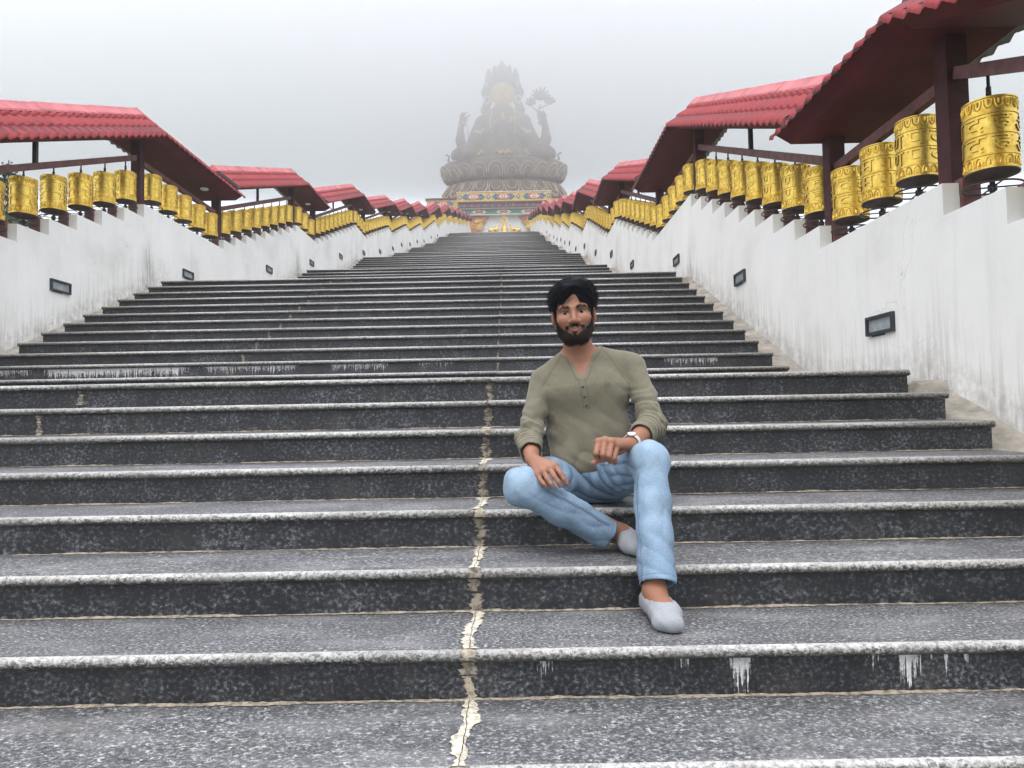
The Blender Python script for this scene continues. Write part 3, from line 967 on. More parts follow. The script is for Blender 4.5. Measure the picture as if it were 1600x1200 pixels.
# ------------------------------------------------------------------ implicit modelling: smooth unions on a grid, surface nets
class SDF:
    def __init__(s, lo, hi, h):
        s.lo = np.array(lo, np.float32); s.h = np.float32(h)
        s.n = np.ceil((np.array(hi) - np.array(lo)) / h).astype(int) + 1
        s.F = np.full(s.n, 9.0, np.float32)
    def _box(s, lo, hi):
        a = np.clip(np.floor((np.array(lo) - s.lo) / s.h).astype(int), 0, s.n); b = np.clip(np.ceil((np.array(hi) - s.lo) / s.h).astype(int) + 1, 0, s.n)
        if np.any(b <= a): return None, None
        sl = tuple(slice(i, j) for i, j in zip(a, b))
        ax = [s.lo[i] + s.h * np.arange(a[i], b[i], dtype=np.float32) for i in range(3)]
        return sl, (ax[0][:, None, None], ax[1][None, :, None], ax[2][None, None, :])
    def _put(s, sl, d, k, op):
        A = s.F[sl]
        if op == 'sub':
            d = -d
            if k > 0:
                h_ = np.maximum(k - np.abs(A - d), 0) / k; s.F[sl] = np.maximum(A, d) + h_*h_*k*.25
            else: s.F[sl] = np.maximum(A, d)
        else:
            if k > 0:
                h_ = np.maximum(k - np.abs(A - d), 0) / k; s.F[sl] = np.minimum(A, d) - h_*h_*k*.25
            else: s.F[sl] = np.minimum(A, d)
    def cap(s, a, b, ra, rb=None, k=0.01, op='add', side=None, wide=1.0):
        """tapered capsule; with side/wide the cross-section is stretched along `side`"""
        rb = ra if rb is None else rb
        a = np.array(a, np.float32); b = np.array(b, np.float32)
        m = max(ra, rb) * max(1, wide) + k + 3 * s.h
        sl, P = s._box(np.minimum(a, b) - m, np.maximum(a, b) + m)
        if sl is None: return s
        ab = b - a; L2 = float(ab @ ab) + 1e-12
        px, py, pz = P[0] - a[0], P[1] - a[1], P[2] - a[2]
        t = np.clip((px*ab[0] + py*ab[1] + pz*ab[2]) / L2, 0, 1)
        dx, dy, dz = px - t*ab[0], py - t*ab[1], pz - t*ab[2]
        if side is not None:
            sd = np.array(side, np.float32); sd = sd - ab * (sd @ ab) / L2; sd /= np.linalg.norm(sd)
            q = (dx*sd[0] + dy*sd[1] + dz*sd[2]) * np.float32(1/wide - 1)
            dx, dy, dz = dx + q*sd[0], dy + q*sd[1], dz + q*sd[2]
        d = np.sqrt(dx*dx + dy*dy + dz*dz) - (ra + (rb - ra) * t)
        s._put(sl, d, k, op); return s
    def ell(s, c, r, k=0.01, op='add', M=None):
        c = np.array(c, np.float32); r = np.array(r, np.float32); m = float(r.max()) + k + 3 * s.h
        sl, P = s._box(c - m, c + m)
        if sl is None: return s
        p = [P[0] - c[0], P[1] - c[1], P[2] - c[2]]
        if M is not None:
            p = [p[0]*M[i][0] + p[1]*M[i][1] + p[2]*M[i][2] for i in range(3)]
        k0 = np.sqrt((p[0]/r[0])**2 + (p[1]/r[1])**2 + (p[2]/r[2])**2)
        k1 = np.sqrt((p[0]/r[0]**2)**2 + (p[1]/r[1]**2)**2 + (p[2]/r[2]**2)**2) + 1e-6
        s._put(sl, k0 * (k0 - 1) / k1, k, op); return s
    def chain(s, pts, rs, k=0.01, **kw):
        for i in range(len(pts) - 1): s.cap(pts[i], pts[i+1], rs[i], rs[i+1], k, **kw)
        return s
    def warp(s, fn, lo=None, hi=None):
        """add fn(x, y, z) (metres, outward negative) to the field"""
        lo = s.lo if lo is None else lo; hi = s.lo + s.h * s.n if hi is None else hi
        sl, P = s._box(lo, hi)
        if sl is not None: s.F[sl] += fn(*P).astype(np.float32)
        return s
    def extract(s):
        F = s.F; S = F < 0
        C = [S[i:S.shape[0]-1+i, j:S.shape[1]-1+j, k:S.shape[2]-1+k] for i in (0,1) for j in (0,1) for k in (0,1)]
        anyc = C[0].copy(); allc = C[0].copy()
        for c in C[1:]: anyc |= c; allc &= c
        cells = np.argwhere(anyc & ~allc)
        idx = np.full([d - 1 for d in S.shape], -1, np.int32); idx[tuple(cells.T)] = np.arange(len(cells))
        acc = np.zeros((len(cells), 3)); cnt = np.zeros(len(cells))
        corners = [(i, j, k) for i in (0,1) for j in (0,1) for k in (0,1)]
        for p in corners:
            for ax in range(3):
                if p[ax]: continue
                q = list(p); q[ax] = 1
                fa = F[tuple((cells + p).T)]; fb = F[tuple((cells + q).T)]
                m = (fa < 0) != (fb < 0)
                t = fa[m] / (fa[m] - fb[m])
                pt = np.repeat(np.array(p, float)[None], m.sum(), 0); pt[:, ax] += t
                acc[m] += pt; cnt[m] += 1
        V = s.lo + s.h * (cells + acc / cnt[:, None])
        Q = []
        for ax in range(3):
            sl0 = [slice(None)]*3; sl1 = [slice(None)]*3
            sl0[ax] = slice(0, -1); sl1[ax] = slice(1, None)
            ch = S[tuple(sl0)] != S[tuple(sl1)]
            o1, o2 = [(1, 2), (2, 0), (0, 1)][ax]
            E_ = np.argwhere(ch)
            ok = (E_[:, o1] > 0) & (E_[:, o2] > 0) & (E_[:, o1] < S.shape[o1]-1) & (E_[:, o2] < S.shape[o2]-1)
            E_ = E_[ok]
            def cell(d1, d2):
                e = E_.copy(); e[:, o1] -= d1; e[:, o2] -= d2; return idx[tuple(e.T)]
            q = np.stack([cell(1, 1), cell(0, 1), cell(0, 0), cell(1, 0)], 1)
            neg = S[tuple(E_.T)]
            q[~neg] = q[~neg][:, ::-1]
            Q.append(q)
        return V, np.concatenate(Q)
def relax(V, Q, it=1, f=.5):
    for _ in range(it):
        acc = np.zeros_like(V); cnt = np.zeros(len(V))
        for a in range(4):
            for b in ((a + 1) % 4, (a + 3) % 4):
                np.add.at(acc, Q[:, a], V[Q[:, b]]); np.add.at(cnt, Q[:, a], 1)
        V = V + f * (acc / np.maximum(cnt, 1)[:, None] - V)
    return V
def col_attr(me, C, name='col'):
    at = me.attributes.new(name, 'FLOAT_COLOR', 'POINT')
    at.data.foreach_set('color', np.concatenate([C, np.ones((len(C), 1))], 1).astype(np.float32).ravel())

# ------------------------------------------------------------------ the temple base at the head of the stairs
MAT['white_stone'] = m_plain('white_painted_wall', (.74,.74,.73), .8, .08, 2)
MAT['yellow'] = m_plain('yellow_paint', (.62,.40,.09), .6, .25, 3)
MAT['blue'] = m_plain('blue_paint', (.035,.12,.22), .6, .25, 3)
MAT['orange'] = m_plain('orange_red_paint', (.50,.13,.065), .6, .25, 4)
MAT['cream'] = m_plain('cream_paint', (.72,.66,.52), .7, .15, 4)
MAT['teal'] = m_plain('teal_paint', (.05,.17,.145), .6, .25, 4)
MAT['maroon'] = m_plain('maroon_paint', (.17,.040,.045), .6, .25, 4)
MAT['pink'] = m_plain('dusky_red_paint', (.42,.11,.10), .6, .25, 4)
MAT['ornament'] = m_plain('gilt_ornament', (.72,.47,.10), .35, .3, 3, metal=.6)
MAT['bronze'] = m_plain('brown_bronze', (.25,.18,.15), .6, .3, .8)
MAT['bronze_light'] = m_plain('worn_bronze_edge', (.66,.54,.40), .5, .3, 1.2)
CX = -.95
tb = empty('temple_base', (CX, 104, 23.1)); tag(tb, 'painted temple base with bright friezes beneath the statue', 'building')
TB = Vector((CX, 104, 23.1))
def tpart(name, mat, fn, parent=None):
    b = MB(); fn(b); o_ = b.build(name, mat, tb if parent is None else parent); return o_
def W(x0, x1, y0, y1, z0, z1): return (x0 - TB.x, y0 - TB.y, z0 - TB.z), (x1 - TB.x, y1 - TB.y, z1 - TB.z)
tpart('front_wall', MAT['white_stone'], lambda b: b.box(*W(-6.9, 5.3, 102, 106, 23.0, 30.2)))
tpart('wing_wall', MAT['cream'], lambda b: b.box(*W(-12.2, 10.4, 106.1, 126, 23.0, 32.6)))
tpart('teal_band', MAT['teal'], lambda b: b.box(*W(-7.2, 5.75, 101.2, 106.05, 30.32, 31.1)))
tpart('cornice', MAT['cream'], lambda b: (b.box(*W(-7.4, 5.95, 100.9, 106.04, 30.2, 30.31)), b.box(*W(-7.45, 6.0, 100.8, 106.03, 31.11, 31.22))))
tpart('maroon_band', MAT['maroon'], lambda b: b.box(*W(-7.5, 6.0, 100.6, 106.02, 31.23, 31.93)))
fr = tpart('frieze', MAT['yellow'], lambda b: b.box(*W(-7.75, 6.05, 100.0, 106.0, 31.94, 33.28)))
tpart('frieze_edge', MAT['cream'], lambda b: b.box(*W(-7.85, 6.15, 99.9, 105.9, 33.29, 33.40)))
wf = tpart('wing_frieze', MAT['yellow'], lambda b: b.box(*W(-12.9, 10.9, 105.9, 126.1, 32.75, 34.1)))
tpart('wing_cornice', MAT['maroon'], lambda b: b.box(*W(-13.1, 11.1, 105.6, 126.3, 34.11, 34.3)))
def poly(b, pts, y, th, m=0):
    n = len(pts); s0 = len(b.v)
    for yy in (y, y + th):
        b.v += [(x - TB.x, yy - TB.y, z - TB.z) for x, z in pts]
    b.f.append(tuple(range(s0, s0+n))); b.f.append(tuple(range(s0+2*n-1, s0+n-1, -1)))
    b.f += [(s0+(i+1) % n, s0+i, s0+n+i, s0+n+(i+1) % n) for i in range(n)]; b.m += [m] * (n + 2)
def oval(cx_, cz_, rx, rz, n=18): return [(cx_ + rx*math.cos(2*math.pi*i/n), cz_ + rz*math.sin(2*math.pi*i/n)) for i in range(n)]
def scallop(cx_, cz_, rx, rz, q=8, n=40): return [(cx_ + rx*(1+.10*math.cos(q*2*math.pi*i/n))*math.cos(2*math.pi*i/n), cz_ + rz*(1+.10*math.cos(q*2*math.pi*i/n))*math.sin(2*math.pi*i/n)) for i in range(n)]
def medallion(cx_, cz_, s_, y, parent, cols=('blue', 'orange', 'cream', 'pink')):
    hx = [(-1.75, 0), (-1.15, .52), (-.95, .40), (.95, .40), (1.15, .52), (1.75, 0), (1.15, -.52), (.95, -.40), (-.95, -.40), (-1.15, -.52)]
    b = MB(); poly(b, [(cx_ + x*s_, cz_ + z*s_) for x, z in hx], y - .05, .06); m_ = b.build('medallion', MAT[cols[0]], parent)
    for nm, pts, c_, dy in (('rosette', scallop(cx_, cz_, 1.02*s_, .45*s_), cols[1], .09), ('inner_ring', scallop(cx_, cz_, .62*s_, .33*s_, 6), cols[2], .13),
                            ('centre_square', [(cx_+x*s_, cz_+z*s_) for x, z in ((-.30,-.22),(.30,-.22),(.30,.22),(-.30,.22))], cols[3], .17), ('centre_square', [(cx_+x*s_, cz_+z*s_) for x, z in ((-.17,-.12),(.17,-.12),(.17,.12),(-.17,.12))], 'cream', .21)):
        b = MB(); poly(b, pts, y - dy, .05); b.build(nm, MAT[c_], parent)
for cx_ in (-5.35, CX, 3.6): medallion(cx_, 32.61, .98, 100.0, fr)
for cx_ in (-3.15, 1.25, -7.35, 5.7):
    b = MB(); poly(b, scallop(cx_, 32.61, .26, .34, 4), 99.94, .05); b.build('flower', MAT['blue'], fr)
    b = MB(); poly(b, oval(cx_, 32.61, .12, .15, 10), 99.90, .05); b.build('flower', MAT['cream'], fr)
for cx_ in (-10.4, 8.6): medallion(cx_, 33.42, .98, 105.9, wf)
bt = tb
for cx_ in (-4.6, CX, 2.7):
    b = MB(); poly(b, scallop(cx_, 30.71, 1.05, .28, 8), 101.14, .05); b.build('teal_flower', MAT['cream'], tb)
    b = MB(); poly(b, scallop(cx_, 30.71, .72, .20, 6), 101.10, .05); b.build('teal_flower', MAT['pink'], tb)
for i in range(26):      # scale pattern on the maroon band
    x = -7.2 + i * .51
    b = MB(); poly(b, [(x + .22*math.cos(a), 31.30 + .46*math.sin(a)) for a in [math.pi*q/8 for q in range(9)]], 100.54, .05); b.build('scale_ornament', MAT['pink' if i % 2 else 'blue'], tb)
# gilt scroll brackets either side of the white wall
for s_ in (-1, 1):
    pts = [(CX + s_*5.05, 30.15), (CX + s_*2.2, 30.15), (CX + s_*2.6, 29.7), (CX + s_*2.75, 29.2), (CX + s_*3.3, 28.9), (CX + s_*3.4, 28.4), (CX + s_*3.9, 28.0), (CX + s_*4.0, 27.2), (CX + s_*5.05, 27.0)]
    b = MB(); poly(b, pts if s_ < 0 else pts[::-1], 101.6, .38); br = b.build('scroll_bracket', MAT['orange'], tb)
    for q in range(9):
        cx_ = CX + s_ * rng.uniform(3.3, 4.8); cz_ = rng.uniform(28.2, 29.9); r_ = rng.uniform(.22, .42)
        b = MB(); b.tube([(cx_ + r_*(1-i/14)*math.cos(i*.75) - TB.x, 101.55 - TB.y, cz_ + r_*(1-i/14)*math.sin(i*.75) - TB.z) for i in range(13)], .085, 6); b.build('scroll', MAT['ornament'], br, True)
# gilt wheel between two recumbent deer
wh = empty('gilt_wheel_emblem', (CX + .1, 99.4, 27.0)); wh.scale = (.8, .8, .8); tag(wh, 'gilt wheel emblem between two deer on the white wall', 'emblem')
b = MB(); b.tube([(.62*math.cos(a), 0, 2.35 + .62*math.sin(a)) for a in [2*math.pi*i/24 for i in range(24)]], .12, 8, closed=True)
for i in range(8):
    a = math.pi*i/4; b.tube([(0, 0, 2.35), (.72*math.cos(a), 0, 2.35 + .72*math.sin(a))], .05, 6)
b.build('wheel', MAT['ornament'], wh, True)
b = MB(); b.lathe([(0, 0), (.9, 0), (.75, .25), (.5, .4), (.75, .7), (.55, 1.0), (.3, 1.3), (.42, 1.5), (.2, 1.7), (0, 1.75)], 16); b.build('lotus_stand', MAT['ornament'], wh, True)
for s_ in (-1, 1):
    g_ = SDF((-4, -1, -.4), (4, 1, 2.4), .07)
    g_.cap((s_*1.3, 0, .75), (s_*2.6, 0, .6), .34, .42, .1).cap((s_*1.35, 0, .85), (s_*1.15, 0, 1.5), .2, .13, .12).cap((s_*1.15, 0, 1.55), (s_*.85, 0, 1.5), .15, .08, .08)
    g_.cap((s_*1.2, .1, 1.65), (s_*1.35, .15, 1.95), .06, .03, .03).cap((s_*1.4, -.2, .45), (s_*.85, -.25, .2), .13, .08, .08).cap((s_*2.5, -.25, .4), (s_*1.9, -.3, .2), .17, .09, .08)
    V_, Q_ = g_.extract()
    obj('deer', mesh_np('deer', V_, Q_, MAT['ornament']), wh)

# ------------------------------------------------------------------ the seated statue on its lotus
SX, SY = -.95, 120.0
st = empty('seated_statue', (SX, SY, 34.0)); tag(st, 'giant brown seated statue with gold face on a lotus, half lost in cloud', 'statue')
SO = np.array([SX, SY, 34.0])
def petal_ring(name, n, rx, ry, z0, z1, flare0, flare1, parent, upw):
    """overlapping lotus petals standing on an elliptical ring, each its own piece"""
    for i in range(n):
        a = 2*math.pi*(i + .5)/n
        if math.sin(a) > .45: continue                 # the far side cannot be seen
        wdt = 2*math.pi/n * 1.06
        V, F = [], []
        NU, NV = 8, 7
        for v in range(NV + 1):
            tv = v / NV
            wv = (1 - max(0, tv - .55) ** 2 / .2025 * .94) ** .5 if tv > .55 else (.86 + .14 * tv / .55)
            for u in range(NU + 1):
                tu = (u / NU - .5) * 2
                aa = a + tu * wdt / 2 * wv
                prof = flare0 + (flare1 - flare0) * tv + .42 * math.sin(tv * math.pi) * (1 - tu*tu) + .10 * (1 - tu*tu)
                z = z0 + (z1 - z0) * tv
                V.append(((rx + prof) * math.cos(aa), (ry + prof * .5) * math.sin(aa), z))
        F = [(r_*(NU+1)+c, r_*(NU+1)+c+1, (r_+1)*(NU+1)+c+1, (r_+1)*(NU+1)+c) for r_ in range(NV) for c in range(NU)]
        p = obj(name, mesh(name, V, F, MAT['bronze'], None, True), parent)
        # raised pale rims: a double outline like the carved petals
        for sc_, rr in ((.88, .11), (.56, .08)):
            pts = []
            for q in range(15):
                tq = q / 14; tt = math.pi * tq
                tu = -math.cos(tt) * sc_; tv = .10 + (.88 * sc_) * math.sin(tt) ** .55
                wv = (1 - max(0, tv - .55) ** 2 / .2025 * .94) ** .5 if tv > .55 else (.86 + .14 * tv / .55)
                aa = a + tu * wdt / 2 * wv
                prof = flare0 + (flare1 - flare0) * tv + .42 * math.sin(tv * math.pi) * (1 - tu*tu) + .14 + .05
                pts.append(((rx + prof) * math.cos(aa), (ry + prof * .5) * math.sin(aa), z0 + (z1 - z0) * tv))
            b = MB(); b.tube(pts, rr, 5); b.build('petal_rim', MAT['bronze_light'], p, True)
lt = MB()
def elathe(b, prof, n=48):
    base = len(b.v)
    for rx, ry, z in prof:
        for k_ in range(n):
            a = 2*math.pi*k_/n; b.v.append((rx*math.cos(a), ry*math.sin(a), z))
    for i in range(len(prof)-1):
        for k_ in range(n):
            k2 = (k_+1) % n; b.f.append((base+i*n+k_, base+i*n+k2, base+(i+1)*n+k2, base+(i+1)*n+k_)); b.m.append(0)
    b.f.append(tuple(base + (len(prof)-1)*n + k_ for k_ in range(n))); b.m.append(0)
elathe(lt, [(11.2, 4.3, 0.2), (11.2, 4.3, 1.6), (10.7, 3.9, 4.0), (9.6, 3.2, 6.6), (9.3, 3.0, 7.3), (9.6, 3.1, 7.7), (11.1, 3.6, 8.6), (11.2, 3.7, 10.0), (10.2, 3.5, 10.6), (0.1, .1, 10.9)])
lotus = lt.build('lotus_throne', MAT['bronze'], st, True)
petal_ring('lower_petal', 24, 9.8, 3.4, 6.9, 3.7, -.3, 1.25, lotus, False)
petal_ring('upper_petal', 24, 9.9, 3.25, 7.2, 10.25, .25, 1.0, lotus, True)
for i in range(64):
    a = math.pi + math.pi*(i + .5)/64; b = MB()
    b.lathe([(.0, -.15), (.11, -.1), (.15, 0), (.11, .1), (0, .15)], 7, c=(9.95*math.cos(a), 3.5*math.sin(a), 10.72)); b.build('rim_bead', MAT['cream'], lotus, True)
# body (z measured from the lotus foot, 34 m)
H0 = 34.0
g_ = SDF((-11, -4.5, 9.5), (11, 3.5, 30), .15)
for s_ in (-1, 1):
    g_.ell((s_*6.3, -1.2, 11.8), (2.9, 2.4, 1.65), .6)                                  # knees
    g_.cap((s_*6.3, -1.6, 11.4), (s_*1.0, -2.5, 11.2), 1.1, .9, .6)                      # crossed shins
    g_.cap((s_*3.5, .2, 17.9), (s_*4.9, -.3, 14.2), 1.45, 1.5, .8)                      # draped upper arms
    g_.cap((s_*4.9, -.4, 14.4), (s_*.55, -2.9, 16.6), 1.15, .55, .6)                     # forearms to the joined hands
    g_.cap((s_*.3, -3.0, 16.2), (s_*.12, -3.1, 17.8), .42, .22, .2)
    g_.cap((s_*3.3, .3, 18.3), (s_*1.2, .2, 19.9), 1.25, .9, .9)                         # shoulders
    # second pair of arms, raised to the sides
    g_.chain([(s_*5.0, .6, 15.0), (s_*6.9, .3, 12.9), (s_*7.55, .1, 15.0), (s_*7.45, .0, 17.2)], [.95, .95, .82, .58], .5)
    g_.ell((s_*7.2, 0, 18.05), (.66, .42, .80), .3)                                      # palm
    for p1, p2, p3, r_ in (((7.35, 18.5), (7.45, 19.2), (7.0, 19.95), .25), ((7.05, 18.6), (6.9, 19.4), (6.3, 19.9), .24), ((6.8, 18.4), (6.35, 19.0), (5.75, 19.35), .22), ((6.7, 18.0), (6.2, 18.5), (5.7, 18.7), .19), ((6.85, 17.6), (6.3, 17.7), (5.95, 18.1), .20)):
        g_.chain([(s_*p1[0], -.1, p1[1]), (s_*p2[0], -.35, p2[1]), (s_*p3[0], -.45, p3[1])], [r_ * 1.15, r_, r_ * .55], .08)
g_.cap((0, 0, 11.5), (0, 0, 17.0), 3.0, 2.6, 1.0, side=(1, 0, 0), wide=1.25)
g_.cap((0, 0, 17), (0, 0, 19.2), 2.6, 1.7, 1.0, side=(1, 0, 0), wide=1.3)
g_.cap((0, 0, 19), (0, -.1, 21.5), 1.15, 1.05, .6)
fold = lambda x, y, z: .07*np.sin(x*2.6 + .7*np.sin(z*.9)) + .05*np.sin(z*2.1 + np.abs(x)*1.3)
g_.warp(fold, (-7, -5, 10), (7, 4, 19.5))
V_, Q_ = g_.extract(); V_ = relax(V_, Q_, 2)
obj('robed_body', mesh_np('robed_body', V_, Q_, MAT['bronze']), st)
g_ = SDF((-3.6, -3.5, 19.5), (3.6, 3, 27), .11)
g_.ell((0, -.1, 23.3), (2.0, 1.9, 2.5), .3).ell((0, -.6, 21.6), (1.35, 1.2, 1.1), .5)
g_.cap((0, -1.9, 23.4), (0, -2.25, 22.4), .25, .38, .25).cap((-.5, -1.75, 21.75), (.5, -1.75, 21.75), .16, .16, .12)
for s_ in (-1, 1):
    g_.cap((s_*.45, -1.95, 23.75), (s_*1.25, -1.55, 23.85), .16, .12, .15).ell((s_*.85, -1.72, 23.3), (.42, .25, .16), .12)
    g_.ell((s_*2.05, .1, 22.8), (.28, .5, 1.5), .15)
V_, Q_ = g_.extract(); V_ = relax(V_, Q_, 1)
obj('gold_face', mesh_np('gold_face', V_, Q_, MAT['ornament']), st)
g_ = SDF((-4.4, -3, 19), (4.4, 3.4, 30.5), .13)
g_.ell((0, .9, 24.2), (2.45, 2.0, 2.6), .3)
g_.cap((0, .3, 25.8), (0, .2, 27.4), 1.9, 1.2, .4).cap((0, .2, 27.6), (0, .2, 28.4), .9, .55, .3).cap((0, .2, 28.4), (0, .2, 29.5), .42, .14, .2)
for i in range(7):
    a = math.pi*(i/6); x = -2.45*math.cos(a); yy = -1.5*math.sin(a) - .1; hh = 1.3 + .75*math.sin(a)
    g_.cap((x, yy, 25.0), (x*1.08, yy, 25.3 + hh), .66, .34, .2).cap((x*1.08, yy, 25.3 + hh), (x*1.10, yy, 25.8 + hh), .28, .10, .15)
    g_.ell((x, yy - .15, 25.5), (.42, .3, .55), .15)
for s_ in (-1, 1):
    g_.chain([(s_*2.6, .5, 25.2), (s_*3.0, .3, 23.6), (s_*2.7, .2, 22.0), (s_*3.1, .3, 20.4)], [.62, .75, .62, .85], .3)
V_, Q_ = g_.extract(); V_ = relax(V_, Q_, 1)
obj('crown', mesh_np('crown', V_, Q_, MAT['bronze']), st)
for s_ in (-1, 1):
    b = MB(); b.tube([(s_*2.75 + .5*math.cos(a), -.55, 22.0 + .62*math.sin(a)) for a in [2*math.pi*i/16 for i in range(16)]], .17, 6, closed=True); b.build('earring', MAT['cream'], st, True)
    b = MB(); b.tube([(s_*2.55, -.8, 25.0), (s_*2.7, -.9, 24.5), (s_*2.5, -.9, 24.2)], [.2, .3, .12], 7); b.build('hair_ornament', MAT['cream'], st, True)
    b = MB(); b.tube([(s_*1.35, -1.35, 20.9), (s_*1.55, -1.7, 20.2), (s_*1.9, -1.8, 19.7)], .12, 6); b.build('collar', MAT['cream'], st, True)
    b = MB(); b.tube([(s_*1.9, -1.7, 19.8), (s_*2.2, -2.6, 17.5), (s_*2.0, -3.0, 15.0)], .14, 6); b.build('scarf_edge', MAT['bronze_light'], st, True)
    b = MB(); b.tube([(s_*3.2, -2.3, 16.2), (s_*4.0, -2.0, 15.4), (s_*4.9, -1.7, 15.9)], [.2, .36, .2], 7); b.build('armlet', MAT['bronze_light'], st, True)
    b = MB(); b.tube([(s_*(3.4 + i*.42), -3.0 - .3*math.sin(i), 11.5 + .5*math.sin(i*1.9)) for i in range(9)], .22, 6); b.build('hem_ornament', MAT['ornament'], st, True)
for dx, z0, z1 in ((0, 16.2, 18.6), (1.45, 16.6, 18.0), (2.1, 16.3, 17.9)):
    b = MB(); b.tube([(dx, -3.15 + abs(dx)*.15, z0), (dx - .05, -3.3 + abs(dx)*.15, (z0+z1)/2 + .2), (dx, -3.1 + abs(dx)*.15, z1)], [.08, .34, .16], 8); b.build('chest_ornament', MAT['ornament'], st, True)
b = MB(); b.tube([(-1.2 + i*.3, -3.6, 11.4 + .35*math.sin(i*2.1)) for i in range(9)], .25, 6); b.build('hem_ornament', MAT['ornament'], st, True)
for s_ in (-1, 1):
    b = MB(); b.tube([(s_*9.3, -.6, 10.8), (s_*9.7, -.6, 11.2), (s_*9.5, -.6, 11.9), (s_*9.9, -.6, 12.3), (s_*10.2, -.6, 12.1)], [.22, .2, .18, .15, .1], 7); b.build('throne_finial', MAT['bronze'], st, True)
# rosary in the raised hand, lotus spray in the other
b = MB(); b.tube([(-6.9 + .75*math.cos(a), -.5, 15.9 + 2.1*math.sin(a)) for a in [2*math.pi*i/30 for i in range(30)]], .12, 6, closed=True); b.build('rosary', MAT['bronze_light'], st, True)
b = MB(); b.tube([(6.9, -.4, 18.6), (6.2, -.5, 19.6), (6.6, -.4, 21.0)], .14, 6); b.tube([(6.3, -.5, 19.5), (5.2, -.5, 20.6)], .12, 6); b.tube([(6.5, -.5, 20.2), (8.2, -.4, 21.2)], .12, 6); b.build('flower_stem', MAT['bronze'], st, True)
g_ = SDF((3.4, -1.8, 19.4), (9.6, 1.2, 25), .10)
for cx_, cz_, n_, ln in ((6.7, 22.1, 9, 1.9), (4.9, 21.1, 7, 1.1), (8.3, 21.3, 7, 1.15)):
    for i in range(n_):
        a = math.pi*(.02 + .96*i/(n_-1)); l_ = ln*(.75 + .35*math.sin(a))
        g_.cap((cx_, -.4, cz_), (cx_ + l_*math.cos(a), -.4 - .25*math.cos(i*2), cz_ + l_*math.sin(a)*.95), .30, .16, .15)
V_, Q_ = g_.extract()
obj('lotus_flower', mesh_np('lotus_flower', V_, Q_, MAT['bronze']), st)

# ------------------------------------------------------------------ fog
def volume(name, dens, col=(1, 1, 1)):
    m = bpy.data.materials.new(name); m.use_nodes = True; n_ = m.node_tree.nodes; n_.clear()
    o_ = n_.new('ShaderNodeOutputMaterial'); v = n_.new('ShaderNodeVolumePrincipled')
    v.inputs['Density'].default_value = dens; v.inputs['Color'].default_value = (*col, 1); v.inputs['Anisotropy'].default_value = 0.0
    m.node_tree.links.new(v.outputs[0], o_.inputs['Volume']); return m
b = MB(); b.box((-452, -452, -23), (452, 452, 66))
o = b.build('haze', volume('haze_air', .0014, (.985, .993, 1.0))); tag(o, 'thin pale mountain mist filling the air', kind='stuff')
b = MB(); b.lathe([(math.sin(math.pi*i/20), -math.cos(math.pi*i/20)) for i in range(21)], 48)
o = b.build('cloud', volume('cloud_air', .047, (.99, .992, 1.0)), None, True); o.location = (0, 118, 73); o.scale = (230, 47, 33)
tag(o, 'low pale cloud drifting across the top of the statue', 'cloud', kind='stuff')

# ------------------------------------------------------------------ the seated man
man = empty('person', (.30, .88, .296))
tag(man, 'man in olive henley shirt and light blue jeans sitting on the steps', 'person')
MO = np.array([.30, .88, .296])
def nz(v): v = np.array(v, float); return v / np.linalg.norm(v)
# head frame: X towards picture right, Fh out of the face, Zh up
Fh = nz((-.085, -.985, -.10)); X0 = nz((math.cos(R(5.5)), 0, math.sin(R(5.5)))); Zh = nz(np.cross(X0, -Fh) * 1.0)
if Zh[2] < 0: Zh = -Zh
Xh = nz(np.cross(-Fh, Zh)); 
if Xh[0] < 0: Xh = -Xh
HO = np.array([.246, .800, 1.063])
def hp(x, f, z): return HO + Xh * x + Fh * f + Zh * z
HM = [Xh, Fh, Zh]
def hl(V): d = V - HO; return d @ Xh, d @ Fh, d @ Zh
def ss(a, b, x): t = np.clip((x - a) / (b - a), 0, 1); return t * t * (3 - 2 * t)
def fbm(V, sc_, seed=0, oct_=3):
    r_ = np.random.default_rng(seed); out = 0; amp = 1; tot = 0
    for o_ in range(oct_):
        for q in range(4):
            d = r_.normal(size=3); d /= np.linalg.norm(d); ph = r_.uniform(0, 6.28)
            w = np.sin((V @ np.roll(d, 1)) * sc_ * .7 + ph * 2)
            out = out + amp * np.sin((V @ d) * sc_ + ph + 1.3 * w); tot += amp * .5
        sc_ *= 2.1; amp *= .55
    return out / tot

# joints
SHL, SHR = (.122, .885, .795), (.488, .885, .845)
ELL_, ELR = (.060, .765, .560), (.540, .742, .608)
WRL, WRR = (.064, .578, .497), (.412, .522, .546)
HIL, HIR = (.215, .895, .392), (.388, .890, .392)
KNL, KNR = (.026, .535, .402), (.478, .485, .492)
ANL, ANR = (.392, .625, .216), (.443, .292, .085)
HL_H = [((.082,.502,.446), (.091,.476,.428), (.101,.466,.417), (.109,.468,.408)), ((.102,.494,.458), (.115,.465,.433), (.126,.456,.418), (.134,.459,.407)),
        ((.123,.491,.469), (.139,.460,.441), (.150,.453,.424), (.157,.457,.410)), ((.143,.497,.478), (.161,.468,.450), (.170,.462,.433), (.176,.466,.418))]
HR_H = [((.293,.454,.561), (.281,.426,.522), (.287,.443,.503), (.299,.464,.507)), ((.314,.446,.566), (.303,.416,.519), (.308,.436,.499), (.320,.460,.505)),
        ((.337,.445,.561), (.324,.417,.513), (.329,.437,.494), (.339,.460,.501)), ((.358,.452,.548), (.343,.430,.505), (.347,.447,.488), (.355,.464,.496))]

# --- skin: one continuous body
B = SDF((-.06, .04, -.004), (.63, 1.06, 1.20), .0036)
